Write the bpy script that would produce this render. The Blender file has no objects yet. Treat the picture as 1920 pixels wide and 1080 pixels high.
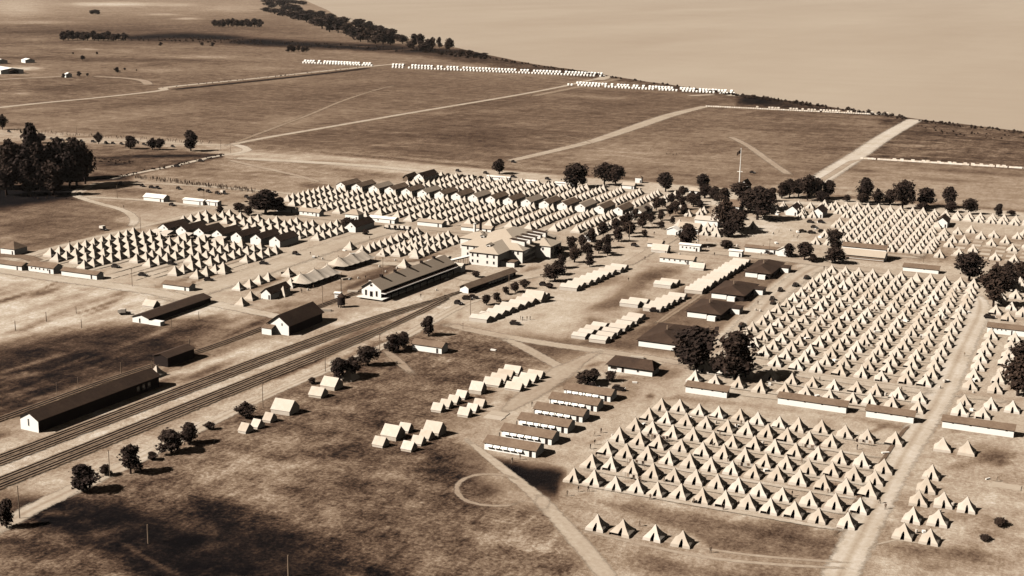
import bpy, math, random
import numpy as np
rnd = random.Random(7)
sc = bpy.context.scene
COL = sc.collection
PI = math.pi
# ---------------------------------------------------------------- camera geometry
# world axes follow the camp's own street grid: X runs along the tent rows, Y away up the streets
FL, CH = 2506.0, 137.0
TH = math.atan(590/2506); RO = math.atan(0.0156)
def _axes(az):
    c, s = math.cos(az), math.sin(az)
    def w(v):   # camera heading frame -> camp frame
        return (v[0]*c-v[1]*s, v[0]*s+v[1]*c, v[2])
    u0 = (0, math.sin(TH), math.cos(TH))
    F = (0, math.cos(TH), -math.sin(TH))
    R = tuple(math.cos(RO)*a+math.sin(RO)*b for a, b in zip((1, 0, 0), u0))
    U = tuple(math.cos(RO)*b-math.sin(RO)*a for a, b in zip((1, 0, 0), u0))
    return w(F), w(R), w(U)
F0, R0, U0 = _axes(0)
_d = tuple(F0[i]+(2118-960)/FL*R0[i]-(-32-540)/FL*U0[i] for i in range(3))
AZ = math.atan2(_d[0], _d[1])
F, R, U = _axes(AZ)
def at(x, y, z=0.0):
    d = tuple(F[i]+(x-960)/FL*R[i]-(y-540)/FL*U[i] for i in range(3))
    t = (z-CH)/d[2]
    return (d[0]*t, d[1]*t)
def mpp(x, y):          # metres per photo pixel near ground point (x, y)
    p = at(x, y)
    D = p[0]*F[0]+p[1]*F[1]-CH*F[2]
    return D/FL

# ---------------------------------------------------------------- materials
KL = 1.5
STOPS = [(0.0, (14, 10, 10)), (.1, (30, 23, 20)), (.2, (56, 42, 33)), (.3, (84, 64, 49)), (.4, (112, 89, 70)), (.5, (139, 114, 91)),
         (.6, (164, 139, 113)), (.7, (188, 164, 138)), (.8, (210, 189, 162)), (.9, (233, 215, 191)), (1.0, (252, 243, 226))]
def lin(c):
    c = c/255.0
    return c/12.92 if c < .04045 else ((c+.055)/1.055)**2.4
def sep(t, k=KL):
    t = max(0, min(1, t))
    for (a, ca), (b, cb) in zip(STOPS, STOPS[1:]):
        if t <= b:
            f = (t-a)/(b-a)
            return tuple(lin(ca[i]*(1-f)+cb[i]*f)/k for i in range(3))+(1,)
def new_mat(name):
    m = bpy.data.materials.new(name); m.use_nodes = True
    nt = m.node_tree; b = nt.nodes['Principled BSDF']
    b.inputs['Roughness'].default_value = .9
    b.inputs['Specular IOR Level'].default_value = .15
    return m, nt, b
def N(nt, typ, **kw):
    n = nt.nodes.new(typ)
    for k, v in kw.items(): setattr(n, k, v)
    return n
def ramp_node(nt, k=KL):
    r = N(nt, 'ShaderNodeValToRGB'); e = r.color_ramp.elements
    e[0].position = 0; e[0].color = sep(0, k); e[1].position = 1; e[1].color = sep(1, k)
    for t, _ in STOPS[1:-1]:
        x = e.new(t); x.color = sep(t, k)
    return r
def noise(nt, vec, scale, detail=4, rough=.6, stretch=None):
    n = N(nt, 'ShaderNodeTexNoise'); n.inputs['Scale'].default_value = scale
    n.inputs['Detail'].default_value = detail; n.inputs['Roughness'].default_value = rough
    if stretch:
        mp = N(nt, 'ShaderNodeMapping'); mp.inputs['Scale'].default_value = stretch
        nt.links.new(vec, mp.inputs['Vector']); vec = mp.outputs[0]
    nt.links.new(vec, n.inputs['Vector']); return n.outputs['Fac']
def math_(nt, op, a, b=None, c=None, clamp=False):
    n = N(nt, 'ShaderNodeMath', operation=op); n.use_clamp = clamp
    for i, v in enumerate((a, b, c)):
        if v is None: continue
        if isinstance(v, (int, float)): n.inputs[i].default_value = v
        else: nt.links.new(v, n.inputs[i])
    return n.outputs[0]
def tone_mat(name, tone, amp=.06, scale=1.2, k=KL, rnd_amp=0, stretch=None, rough=.9, spec=.15, amp2=0, scale2=.1):
    """matte surface of one tone, mottled by noise in object space; rnd_amp varies it from thing to thing"""
    m, nt, b = new_mat(name)
    tc = N(nt, 'ShaderNodeTexCoord'); v = tc.outputs['Object']
    t = math_(nt, 'MULTIPLY_ADD', noise(nt, v, scale, stretch=stretch), amp*2, tone-amp)
    if amp2: t = math_(nt, 'ADD', t, math_(nt, 'MULTIPLY_ADD', noise(nt, v, scale2), amp2*2, -amp2))
    if rnd_amp:
        oi = N(nt, 'ShaderNodeObjectInfo')
        t = math_(nt, 'ADD', t, math_(nt, 'MULTIPLY_ADD', oi.outputs['Random'], rnd_amp*2, -rnd_amp))
    r = ramp_node(nt, k); nt.links.new(t, r.inputs[0]); nt.links.new(r.outputs[0], b.inputs['Base Color'])
    b.inputs['Roughness'].default_value = rough; b.inputs['Specular IOR Level'].default_value = spec
    return m
M = {}
M['canvas'] = tone_mat('canvas', .87, .07, .6, rnd_amp=.05)
M['canvas_white'] = tone_mat('white_canvas', .895, .04, .5, rnd_amp=.02)
M['white'] = tone_mat('white_boards', .985, .015, 1.0, k=1.12, stretch=(6, 6, .6))
M['whitish'] = tone_mat('cream_boards', .96, .03, 1.0, k=1.15)
M['roof'] = tone_mat('brown_roofing', .50, .09, 1.1, amp2=.09, scale2=.2)
M['roof_light'] = tone_mat('tan_shingles', .80, .05, 1.5, amp2=.03, scale2=.15)
M['roof_mid'] = tone_mat('weathered_shingles', .74, .07, 1.8, amp2=.04, scale2=.12)
M['roof_dark'] = tone_mat('dark_tar_roofing', .28, .07, 1.1, amp2=.09, scale2=.15)
M['dark'] = tone_mat('dark_and_shade_boards', .16, .04, 1.5)  # also paints the shade of shed sides and tent interiors
M['black'] = tone_mat('dark_interior', .05, .01, 1.0)
M['wood'] = tone_mat('weathered_wood', .55, .08, 2.0)
M['darkwood'] = tone_mat('dark_wood', .25, .05, 2.0)
M['leaf'] = tone_mat('foliage', .23, .10, .9, rnd_amp=.03)
M['bark'] = tone_mat('bark', .22, .05, 2.0)
M['metal'] = tone_mat('dark_metal', .2, .03, 1.0, rough=.5, spec=.4)
M['rail'] = tone_mat('steel_rail', .1, .03, 1.0, rough=.5, spec=.4)
M['tie'] = tone_mat('weathered_sleepers', .46, .05, 2.0)
M['car'] = tone_mat('dark_car_paint', .1, .02, 1.0, rnd_amp=.04, rough=.35, spec=.5)
M['cartop'] = tone_mat('car_roof_fabric', .2, .03, 1.0, rnd_amp=.08)
M['rubber'] = tone_mat('rubber', .06, .01, 3.0)
M['cloth'] = tone_mat('clothes', .45, .1, 1.0, rnd_amp=.25)
M['skin'] = tone_mat('skin', .6, .03, 3.0)
M['glass'] = tone_mat('window_glass', .1, .01, 1.0, rough=.15, spec=.5)
M['flag'] = tone_mat('flag_cloth', .22, .1, 1.2)
M['pad'] = tone_mat('bare_floor_boards', .8, .05, .8, rnd_amp=.04)

# ---------------------------------------------------------------- object helpers
class MB:
    def __init__(s): s.v = []; s.f = []; s.m = []; s.mats = []
    def _mi(s, mat):
        if mat not in s.mats: s.mats.append(mat)
        return s.mats.index(mat)
    def poly(s, pts, mat=None):
        i = len(s.v); s.v += [tuple(p) for p in pts]; s.f.append(tuple(range(i, i+len(pts)))); s.m.append(s._mi(mat))
    def raw(s, vs, fs, mat=None):
        i = len(s.v); s.v += vs; s.f += [tuple(a+i for a in f) for f in fs]; s.m += [s._mi(mat)]*len(fs)
    def box(s, x0, x1, y0, y1, z0, z1, mat=None):
        vs = [(x0,y0,z0),(x1,y0,z0),(x1,y1,z0),(x0,y1,z0),(x0,y0,z1),(x1,y0,z1),(x1,y1,z1),(x0,y1,z1)]
        s.raw(vs, [(0,3,2,1),(4,5,6,7),(0,1,5,4),(1,2,6,5),(2,3,7,6),(3,0,4,7)], mat)
    def tube(s, a, b, r0, r1=None, n=6, mat=None):
        r1 = r0 if r1 is None else r1
        a = np.array(a, float); b = np.array(b, float); d = b-a; d = d/np.linalg.norm(d)
        h = np.array((1., 0, 0)) if abs(d[2]) > .9 else np.array((0, 0, 1.))
        p = np.cross(d, h); p /= np.linalg.norm(p); q = np.cross(d, p)
        vs = []
        for c, r in ((a, r0), (b, r1)):
            for i in range(n):
                t = 2*PI*i/n; w = c+r*(math.cos(t)*p+math.sin(t)*q); vs.append(tuple(w))
        fs = [(i, (i+1) % n, n+(i+1) % n, n+i) for i in range(n)]+[tuple(range(n)), tuple(range(2*n-1, n-1, -1))]
        s.raw(vs, fs, mat)
    def data(s, name):
        me = bpy.data.meshes.new(name); me.from_pydata(s.v, [], s.f)
        for m in s.mats:
            if m is not None: me.materials.append(m)
        if len(s.mats) > 1: me.polygons.foreach_set('material_index', s.m)
        me.update(); return me
    def build(s, name, mat=None, parent=None):
        me = s.data(name)
        if mat is not None:
            me.materials.clear(); me.materials.append(mat)
        return mk(name, me, parent)
def mk(name, me, parent=None, loc=None):
    o = bpy.data.objects.new(name, me); COL.objects.link(o)
    if parent: o.parent = parent
    if loc: o.location = loc
    return o
def tag(o, label=None, cat=None, group=None, kind=None):
    if label: o['label'] = label
    if cat: o['category'] = cat
    if group: o['group'] = group
    if kind: o['kind'] = kind
    return o
def thing(name, label, cat, loc, rz=0, group=None):
    o = bpy.data.objects.new(name, None); COL.objects.link(o)
    o.location = (loc[0], loc[1], loc[2] if len(loc) > 2 else 0); o.rotation_euler = (0, 0, rz); o.empty_display_size = .5
    return tag(o, label, cat, group)
KIDS = {}
def kids(o):
    if o not in KIDS: KIDS[o] = list(o.children)
    return KIDS[o]
def dup(src, loc, rz=0, scale=None, label=None, group=None):
    r = src.copy(); COL.objects.link(r); r.location = (loc[0], loc[1], loc[2] if len(loc) > 2 else 0); r.rotation_euler = (0, 0, rz)
    if scale: r.scale = scale
    if label: r['label'] = label
    if group: r['group'] = group
    for ch in kids(src):
        c = ch.copy(); COL.objects.link(c); c.parent = r
        for g in kids(ch):
            d = g.copy(); COL.objects.link(d); d.parent = c
    return r
class Proto:
    """the first placing moves the prototype itself, later ones copy it"""
    def __init__(s, root): s.root = root; s.used = False
    def put(s, loc, rz=0, scale=None, label=None, group=None):
        if s.used: return dup(s.root, loc, rz, scale, label, group)
        s.used = True; o = s.root; kids(o)
        for c in kids(o): kids(c)
        o.location = (loc[0], loc[1], loc[2] if len(loc) > 2 else 0); o.rotation_euler = (0, 0, rz)
        if scale: o.scale = scale
        if label: o['label'] = label
        if group: o['group'] = group
        return o
ORD = ['zeroth', 'first', 'second', 'third', 'fourth', 'fifth', 'sixth', 'seventh', 'eighth', 'ninth', 'tenth', 'eleventh', 'twelfth',
       'thirteenth', 'fourteenth', 'fifteenth', 'sixteenth', 'seventeenth', 'eighteenth', 'nineteenth', 'twentieth']
def od(n):
    if n <= 20: return ORD[n]
    tens = {2: 'twenty', 3: 'thirty', 4: 'forty', 5: 'fifty', 6: 'sixty', 7: 'seventy', 8: 'eighty', 9: 'ninety'}
    t, r = divmod(n, 10)
    return tens[t]+'-'+ORD[r] if r else {2: 'twentieth', 3: 'thirtieth', 4: 'fortieth', 5: 'fiftieth', 6: 'sixtieth', 7: 'seventieth', 8: 'eightieth', 9: 'ninetieth'}[t]

# ---------------------------------------------------------------- ground
NX, NY = 500, 380
xs = np.concatenate([np.linspace(-900, -70, 50), np.linspace(-60, 1980, NX), np.linspace(1990, 2820, 50)])
ys = np.concatenate([np.linspace(-34, 60, 70), np.linspace(61, 420, 150)[0:], np.linspace(422.5, 1130, NY-220), np.linspace(1136, 1900, 60)])
PX, PY = np.meshgrid(xs, ys)
# keep the far edge of the sheet a little below the (slightly tilted) horizon
PY = PY+np.clip((PX-1100)*.0156*2, 0, 60)*np.clip((60-PY)/94, 0, 1)
dx = F[0]+(PX-960)/FL*R[0]-(PY-540)/FL*U[0]
dy = F[1]+(PX-960)/FL*R[1]-(PY-540)/FL*U[1]
dz = F[2]+(PX-960)/FL*R[2]-(PY-540)/FL*U[2]
TT = -CH/dz
GX, GY = dx*TT, dy*TT
def poly_mask(pts, soft):
    """1 inside the polygon of photo points, soft edge"""
    inside = np.zeros(PX.shape, bool); dist = np.full(PX.shape, 1e9)
    n = len(pts)
    for i in range(n):
        x0, y0 = pts[i]; x1, y1 = pts[(i+1) % n]
        c = ((y0 > PY) != (y1 > PY)) & (PX < (x1-x0)*(PY-y0)/((y1-y0) or 1e-9)+x0)
        inside ^= c
        ddx, ddy = x1-x0, y1-y0
        t = np.clip(((PX-x0)*ddx+(PY-y0)*ddy)/(ddx*ddx+ddy*ddy+1e-9), 0, 1)
        dist = np.minimum(dist, np.hypot(PX-x0-t*ddx, PY-y0-t*ddy))
    sd = np.where(inside, dist, -dist)
    return np.clip(sd/soft*.5+.5, 0, 1)
T = np.interp(PY, [-34, 60, 150, 250, 330, 500, 700, 1100], [.63, .55, .53, .53, .61, .65, .60, .58])
RG = np.full(PX.shape, .10)         # patchiness
def area(pts, tone, soft=8, w=1.0, rg=None):
    global T, RG
    m = poly_mask(pts, soft)*w
    T = T*(1-m)+tone*m
    if rg is not None: RG = RG*(1-m)+rg*m
def spot(x, y, rx, ry, tone, w=1.0, ang=0, rg=None):
    global T, RG
    a = math.radians(ang); c, s = math.cos(a), math.sin(a)
    X = ((PX-x)*c+(PY-y)*s)/rx; Y = (-(PX-x)*s+(PY-y)*c)/ry
    m = np.exp(-(X*X+Y*Y)**1.3*1.0)*w
    T = T*(1-m)+tone*m
    if rg is not None: RG = RG*(1-m)+rg*m
# far meadow
area([(-60,-34),(560,-34),(560,20),(-60,40)], .60, 12, 1, .10)
area([(-60,40),(520,30),(700,90),(-60,110)], .50, 14, 1, .11)
spot(210,8,90,4,.78); spot(330,9,40,3,.70); spot(30,12,60,20,.72,.8); spot(430,16,60,6,.66,.8)
spot(300,27,40,2,.68); spot(350,35,25,2,.70); spot(60,42,90,3,.66,.9); spot(240,56,300,9,.42,.6)
area([(235,68),(290,64),(350,62),(420,66),(560,78),(720,84),(900,96),(880,104),(700,96),(560,88),(400,82),(240,76)], .17, 4, .9, .07)
area([(-60,75),(400,80),(520,100),(300,112),(-60,108)], .52, 8, .8)
spot(160,92,30,1.5,.68); spot(230,96,25,1.5,.66); spot(390,107,70,2.5,.68); spot(300,132,60,2.5,.64); spot(40,128,40,4,.80); spot(-10,140,120,3,.66)
spot(40,175,15,6,.62); spot(200,112,240,4,.36,.6,1); spot(330,118,60,3,.34,.6,-5); spot(230,150,200,9,.42,.7); spot(120,165,90,8,.38,.6)
spot(140,60,160,6,.40,.5); spot(180,80,200,3,.40,.6)
# shore scrub
area([(880,96),(1000,120),(1160,142),(1400,176),(1400,190),(1150,152),(900,122),(760,100)], .36, 3, .85, .13)
area([(1385,182),(1440,176),(1520,194),(1700,220),(1800,232),(1960,252),(1960,262),(1700,240),(1450,200),(1380,200)], .30, 3, .75, .13)
area([(1700,228),(1960,255),(1960,325),(1620,298)], .43, 5, .9, .12)
spot(1430,190,50,10,.2,.9,8)
spot(1850,242,50,3,.62,.6,8)
# big parade fields
area([(-60,205),(310,168),(720,124),(1060,160),(440,268),(300,262),(-60,250)], .50, 4, .85, .07)
spot(200,215,300,22,.58,.7,-4); spot(130,232,120,10,.62,.5,-3); spot(300,190,200,8,.42,.6,-6); spot(560,185,200,18,.46,.6,-8); spot(600,215,120,10,.56,.7,-8); spot(520,230,60,12,.60,.6)
area([(450,268),(1060,162),(1400,182),(1310,204),(960,302),(930,305),(600,280)], .47, 4, .9, .07)
spot(650,235,140,12,.53,.7,-5); spot(760,195,120,10,.47,.5); spot(900,250,160,20,.39,.6); spot(1010,215,80,8,.52,.5,3); spot(700,265,150,8,.50,.6,3)
area([(975,300),(1310,205),(1660,218),(1540,330),(1400,352),(1100,335)], .53, 4, .9, .08)
spot(1200,290,170,25,.60,.7,3); spot(1500,240,120,12,.45,.7,4); spot(1560,270,70,25,.48,.8); spot(1450,215,160,6,.42,.7,3); spot(1330,310,120,22,.60,.6); spot(1230,250,200,4,.60,.5,2)
spot(1400,262,60,3,.66,.5,2)
area([(1600,304),(1620,300),(1960,324),(1960,400),(1540,345)], .61, 5, .9, .07)
spot(1800,320,160,5,.44,.7,4)
# belts beyond the camp
area([(-60,240),(300,256),(440,272),(470,283),(440,298),(300,275),(-60,262)], .72, 4, .8, .09)
area([(-60,264),(300,278),(420,290),(210,335),(170,345),(-60,362)], .46, 4, .9, .10)
area([(170,292),(418,289),(416,293),(170,298)], .18, 2, .8)
area([(250,325),(415,290),(420,294),(330,312),(220,334)], .20, 3, .85)
spot(210,307,45,7,.26,.8); spot(200,334,50,5,.12,.9); spot(80,300,120,22,.46)
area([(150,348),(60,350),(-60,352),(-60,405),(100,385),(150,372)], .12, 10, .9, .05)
area([(440,300),(600,300),(860,322),(800,345),(640,345),(540,375),(420,355),(250,335),(300,318)], .60, 6, .9, .09)
spot(700,318,120,12,.52,.7,4); spot(590,350,30,6,.40,.7)
area([(440,280),(960,318),(1960,404),(1960,425),(1400,392),(900,345),(440,290)], .74, 4, .9, .06)
area([(600,283),(900,310),(1000,318),(1960,398),(1960,401),(900,316),(600,287)], .42, 1.5, .6)
# left: pasture west of the camp
area([(-60,400),(140,372),(235,400),(250,425),(80,470),(-60,490)], .50, 8, .9, .13)
spot(60,420,90,18,.42,.6,-8); spot(170,400,60,10,.50,.6); spot(100,450,80,8,.45,.6,-15); spot(230,412,25,6,.62)
area([(165,350),(500,365),(470,400),(340,390),(190,372)], .60, 5, .8, .10)
spot(230,358,70,6,.48,.7,4); spot(430,370,60,5,.56,.6); spot(240,385,60,6,.55,.6,5)
# left camp ground
area([(60,480),(260,425),(440,380),(600,410),(700,440),(560,520),(430,575),(160,525)], .68, 8, .9, .07)
area([(250,335),(470,358),(470,362),(270,342)], .66, 3, .6)
# streaked field lower left
area([(-60,505),(190,528),(430,572),(470,590),(250,615),(100,650),(-60,700)], .72, 8, .95, .12)
spot(60,530,90,5,.58,.6,-10); spot(110,565,120,5,.56,.7,-18); spot(200,590,100,5,.54,.6,-18); spot(60,610,80,5,.50,.7,-18); spot(300,560,60,4,.6,.5,-12)
area([(-60,660),(100,622),(260,605),(420,600),(300,680),(100,740),(-60,800)], .28, 14, .9, .16)
spot(330,640,80,14,.40,.7,-18); spot(120,690,160,16,.24,.7,-18); spot(30,705,80,4,.55,.6,-5); spot(190,725,60,5,.55,.7,-22); spot(60,745,60,14,.22,.8,-20)
spot(250,640,60,5,.50,.5,-18)
area([(420,600),(640,540),(700,600),(480,660),(300,700)], .52, 8, .7, .13)
area([(-60,822),(200,790),(150,812),(-60,850)], .18, 5, .7)
area([(520,560),(700,480),(860,480),(900,500),(700,600),(600,620)], .62, 10, .8, .08)
spot(740,500,90,5,.40,.8,-16); spot(690,525,50,5,.30,.7,-22); spot(560,570,40,5,.50,.6)
# railway corridor
area([(-60,840),(480,645),(880,520),(960,510),(960,545),(860,585),(500,745),(160,905),(-60,985)], .68, 8, 1, .13)
area([(-60,930),(450,718),(700,610),(830,570),(640,660),(300,810),(-60,960)], .55, 6, .6, .14)
spot(640,640,120,8,.45,.6,-24); spot(160,830,130,5,.74,.8,-22); spot(330,765,100,4,.78,.8,-22); spot(380,700,60,7,.36,.7,-22); spot(420,670,60,5,.78,.8,-20); spot(300,720,50,6,.30,.6,-22)
spot(620,650,60,4,.36,.6,-22); spot(560,690,60,6,.30,.7,-22); spot(510,630,60,6,.6,.6)
# central yard
area([(850,565),(1000,520),(1080,470),(1250,470),(1200,480),(1190,560),(1080,600),(1040,650),(900,625),(840,605)], .68, 8, .9, .07)
area([(860,550),(1020,500),(1000,560),(940,590)], .60, 8, .5)
spot(1120,530,50,10,.48,.7,-10); spot(1180,545,45,14,.50,.8,-25); spot(1230,515,45,10,.44,.8,-10); spot(1010,590,90,18,.76,.6); spot(1060,560,70,10,.74,.6); spot(1150,570,50,10,.40,.7,-12); spot(1110,605,20,12,.46,.6)
area([(1090,645),(1240,560),(1390,492),(1420,500),(1330,560),(1210,640),(1180,660)], .46, 5, .9, .10)
area([(1180,655),(1290,560),(1420,485),(1490,500),(1370,600),(1290,670)], .49, 6, .8, .08)
area([(1080,440),(1320,390),(1420,400),(1540,420),(1500,470),(1330,470),(1200,470)], .66, 8, .8, .09)
spot(1430,430,70,22,.74,.7); spot(1290,400,60,10,.5,.5)
area([(1340,640),(1440,540),(1500,495),(1560,490),(1480,560),(1400,640),(1360,680)], .76, 6, .9, .05)
# lower middle meadow
area([(700,640),(860,610),(960,640),(1080,690),(1000,740),(900,780),(860,860),(900,930),(1020,960),(1130,1130),(-60,1130),(-60,1010),(160,915),(400,800),(600,700)], .50, 12, 1, .22)
spot(1020,650,90,20,.45,.8,8); spot(900,670,90,20,.42,.7,8); spot(1000,663,50,10,.34,.6,8); spot(700,790,60,16,.36,.7,10); spot(640,745,90,14,.48,.6,-10)
spot(560,880,150,26,.60,.8,-12); spot(430,870,120,20,.60,.8,-14); spot(470,930,90,16,.62,.7,-6); spot(640,900,80,30,.40,.6); spot(840,900,55,40,.30,.8,30); spot(800,860,50,16,.32,.7)
spot(760,950,120,30,.52,.8); spot(950,1010,100,50,.56,.9); spot(640,850,120,14,.36,.7,-4); spot(720,1000,90,26,.36,.8,10); spot(880,970,60,16,.48,.6)
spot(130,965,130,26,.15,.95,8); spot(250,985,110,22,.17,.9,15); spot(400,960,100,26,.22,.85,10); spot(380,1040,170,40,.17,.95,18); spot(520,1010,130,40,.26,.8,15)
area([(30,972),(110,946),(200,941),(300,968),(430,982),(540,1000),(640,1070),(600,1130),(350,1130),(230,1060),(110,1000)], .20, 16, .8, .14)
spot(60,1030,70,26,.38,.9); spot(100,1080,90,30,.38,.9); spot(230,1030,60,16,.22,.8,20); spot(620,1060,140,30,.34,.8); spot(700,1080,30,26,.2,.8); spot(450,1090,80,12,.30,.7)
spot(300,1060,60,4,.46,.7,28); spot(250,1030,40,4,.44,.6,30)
spot(975,660,40,8,.36,.6); spot(1100,670,25,10,.52,.7)
# dusty yard by the long sheds
area([(1040,680),(1140,655),(1300,680),(1300,730),(1240,745),(1100,860),(1060,880),(1040,930),(980,900),(860,830),(820,790),(900,780),(940,700)], .66, 14, .9, .10)
area([(920,860),(1050,880),(1080,885),(1040,930),(985,915)], .16, 8, .9, .05)
spot(860,800,60,30,.56,.6); spot(1160,740,60,20,.56,.7,-25); spot(1240,700,50,14,.50,.8); spot(1100,760,60,26,.60,.6)
spot(880,870,30,26,.46,.7); spot(908,920,30,14,.36,.9); spot(1120,880,40,10,.62,.6)
# right-hand camps
area([(1060,870),(1240,745),(1300,690),(1370,640),(1560,490),(1960,500),(1960,860),(1760,830),(1600,1010),(1300,950),(1050,915)], .68, 8, .9, .08)
area([(1270,742),(1720,800),(1700,812),(1580,780),(1400,760),(1240,748)], .52, 5, .8, .13)
area([(1050,915),(1300,945),(1600,1000),(1620,1000),(1590,1060),(1350,1035),(1100,985),(1040,950)], .62, 6, .9, .14)
area([(1120,940),(1300,965),(1600,1012),(1585,1050),(1330,1030),(1300,1000)], .49, 7, .9, .15)
area([(1060,960),(1150,1000),(1330,1045),(1600,1070),(1580,1130),(1140,1130)], .60, 8, .9, .15)
spot(1240,1060,60,16,.46,.8,8); spot(1420,1080,120,20,.50,.8); spot(1480,995,80,16,.46,.8,8)
area([(1740,790),(1960,830),(1960,1130),(1610,1130),(1640,1010),(1720,860)], .65, 8, .9, .14)
spot(1850,850,60,20,.50,.8,8); spot(1870,860,30,12,.38,.7); spot(1840,930,60,30,.68,.8); spot(1780,1040,120,14,.50,.8,5); spot(1750,1070,100,20,.58,.6); spot(1880,1060,50,30,.64,.6); spot(1850,1000,40,8,.52,.6)
area([(1180,462),(1500,485),(1960,505),(1960,480),(1500,465),(1200,450)], .66, 4, .7, .09)
area([(1500,400),(1560,385),(1960,420),(1960,500),(1500,480)], .68, 6, .8, .07)
area([(1660,440),(1960,440),(1960,495),(1640,490)], .58, 6, .8, .10)
area([(1380,380),(1560,370),(1560,385),(1480,400)], .6, 6, .7)
area([(380,395),(640,345),(830,325),(1300,370),(1060,455),(900,440),(500,430)], .66, 6, .8, .06)
T += np.random.RandomState(3).normal(0, .006, T.shape)
T = np.clip(.5+(T-.535)*1.38, .03, .93); RG = np.clip(RG*np.interp(PY, [60, 300, 400], [1.9, 2.1, 1.25]), 0, .34)

rs = np.random.RandomState(5)
for _ in range(420):            # trampled and bare spots scattered through the camps
    x_, y_ = rs.uniform(0, 1920), rs.uniform(400, 1000)
    if y_ > 640 and x_ < 1050: continue
    spot(x_, y_, rs.uniform(6, 26)*(.5+y_/1000), rs.uniform(2, 6)*(.4+y_/800), .5+rs.uniform(-.16, .28), rs.uniform(.3, .7), rs.uniform(-25, 8))
for _ in range(420):            # darker and lighter swards in the meadows
    x_, y_ = rs.uniform(-20, 1940), rs.uniform(60, 340)
    spot(x_, y_, rs.uniform(20, 90), rs.uniform(1.2, 4), float(np.clip(.46+rs.uniform(-.13, .16), 0, 1)), rs.uniform(.25, .6), rs.uniform(-6, 4))
for _ in range(90):
    x_, y_ = rs.uniform(-20, 1080), rs.uniform(640, 1080)
    if y_ < 960-x_*.43: continue
    spot(x_, y_, rs.uniform(10, 55), rs.uniform(4, 14), float(np.clip(.43+rs.uniform(-.18, .16), 0, 1)), rs.uniform(.3, .6), rs.uniform(-20, 20))
for _ in range(120):
    x_, y_ = rs.uniform(-20, 520), rs.uniform(520, 780)
    if y_ > 850-x_*.43: continue
    spot(x_, y_, rs.uniform(20, 80), rs.uniform(1.5, 5), float(np.clip(.5+rs.uniform(-.3, .25), 0, 1)), rs.uniform(.3, .75), rs.uniform(-26, -12))
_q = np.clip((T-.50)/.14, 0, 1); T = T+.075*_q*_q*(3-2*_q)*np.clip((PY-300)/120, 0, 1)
T = np.clip(T, .03, .93)
_m = np.clip(np.maximum.reduce([(-60-PX)/260, (PX-1980)/260, (PY-1130)/150]), 0, 1); _m = _m*_m*(3-2*_m)
T = T*(1-_m)+.47*_m; RG = RG*(1-_m)+.17*_m
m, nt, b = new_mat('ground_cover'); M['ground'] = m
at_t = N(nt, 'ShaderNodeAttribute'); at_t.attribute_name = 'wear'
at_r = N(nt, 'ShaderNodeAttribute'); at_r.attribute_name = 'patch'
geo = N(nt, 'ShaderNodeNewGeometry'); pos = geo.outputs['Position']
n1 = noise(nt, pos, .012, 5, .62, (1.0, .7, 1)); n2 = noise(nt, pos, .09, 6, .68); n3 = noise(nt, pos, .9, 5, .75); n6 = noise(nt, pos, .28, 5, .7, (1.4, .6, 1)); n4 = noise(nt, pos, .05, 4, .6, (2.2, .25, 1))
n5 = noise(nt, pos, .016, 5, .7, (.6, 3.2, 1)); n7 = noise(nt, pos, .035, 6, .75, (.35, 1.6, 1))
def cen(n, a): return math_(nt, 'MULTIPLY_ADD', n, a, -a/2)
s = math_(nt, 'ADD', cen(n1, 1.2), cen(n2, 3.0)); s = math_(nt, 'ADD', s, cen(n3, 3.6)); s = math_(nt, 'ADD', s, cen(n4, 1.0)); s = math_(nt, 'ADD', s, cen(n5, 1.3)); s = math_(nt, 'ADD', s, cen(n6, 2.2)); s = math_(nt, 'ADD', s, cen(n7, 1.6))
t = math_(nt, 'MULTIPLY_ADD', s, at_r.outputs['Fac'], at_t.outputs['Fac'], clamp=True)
r = ramp_node(nt); nt.links.new(t, r.inputs[0]); nt.links.new(r.outputs[0], b.inputs['Base Color'])
b.inputs['Specular IOR Level'].default_value = .05; b.inputs['Roughness'].default_value = 1
bp = N(nt, 'ShaderNodeBump'); bp.inputs['Strength'].default_value = .5; bp.inputs['Distance'].default_value = .5
nt.links.new(n3, bp.inputs['Height']); nt.links.new(bp.outputs[0], b.inputs['Normal'])

ny, nx = PX.shape
co = np.zeros((ny*nx, 3)); co[:, 0] = GX.ravel(); co[:, 1] = GY.ravel()
i = np.arange((ny-1)*(nx-1)); rr, cc = i//(nx-1), i % (nx-1)
a0 = rr*nx+cc
quads = np.stack([a0+nx, a0+nx+1, a0+1, a0], 1)
# skirt ring carries the same sheet out past the horizon on every side
ring = np.concatenate([np.arange(nx), np.arange(1, ny)*nx+nx-1, (ny-1)*nx+np.arange(nx-2, -1, -1), np.arange(ny-2, 0, -1)*nx])
cxy = np.array(at(960, 500))
rc = co[ring, :2]; dirs = rc-cxy; dirs /= np.linalg.norm(dirs, axis=1)[:, None]
outer = cxy+dirs*30000
base = len(co)
co = np.vstack([co, np.column_stack([outer, np.zeros(len(outer))])])
k = np.arange(len(ring)); k2 = (k+1) % len(ring)
quads = np.vstack([quads, np.stack([ring[k], ring[k2], base+k2, base+k], 1)])
me = bpy.data.meshes.new('ground')
me.vertices.add(len(co)); me.vertices.foreach_set('co', co.ravel())
me.loops.add(len(quads)*4); me.loops.foreach_set('vertex_index', quads.ravel().astype(np.int32))
me.polygons.add(len(quads)); me.polygons.foreach_set('loop_start', (np.arange(len(quads))*4).astype(np.int32))
me.polygons.foreach_set('loop_total', np.full(len(quads), 4, np.int32))
me.update(calc_edges=True)
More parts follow.
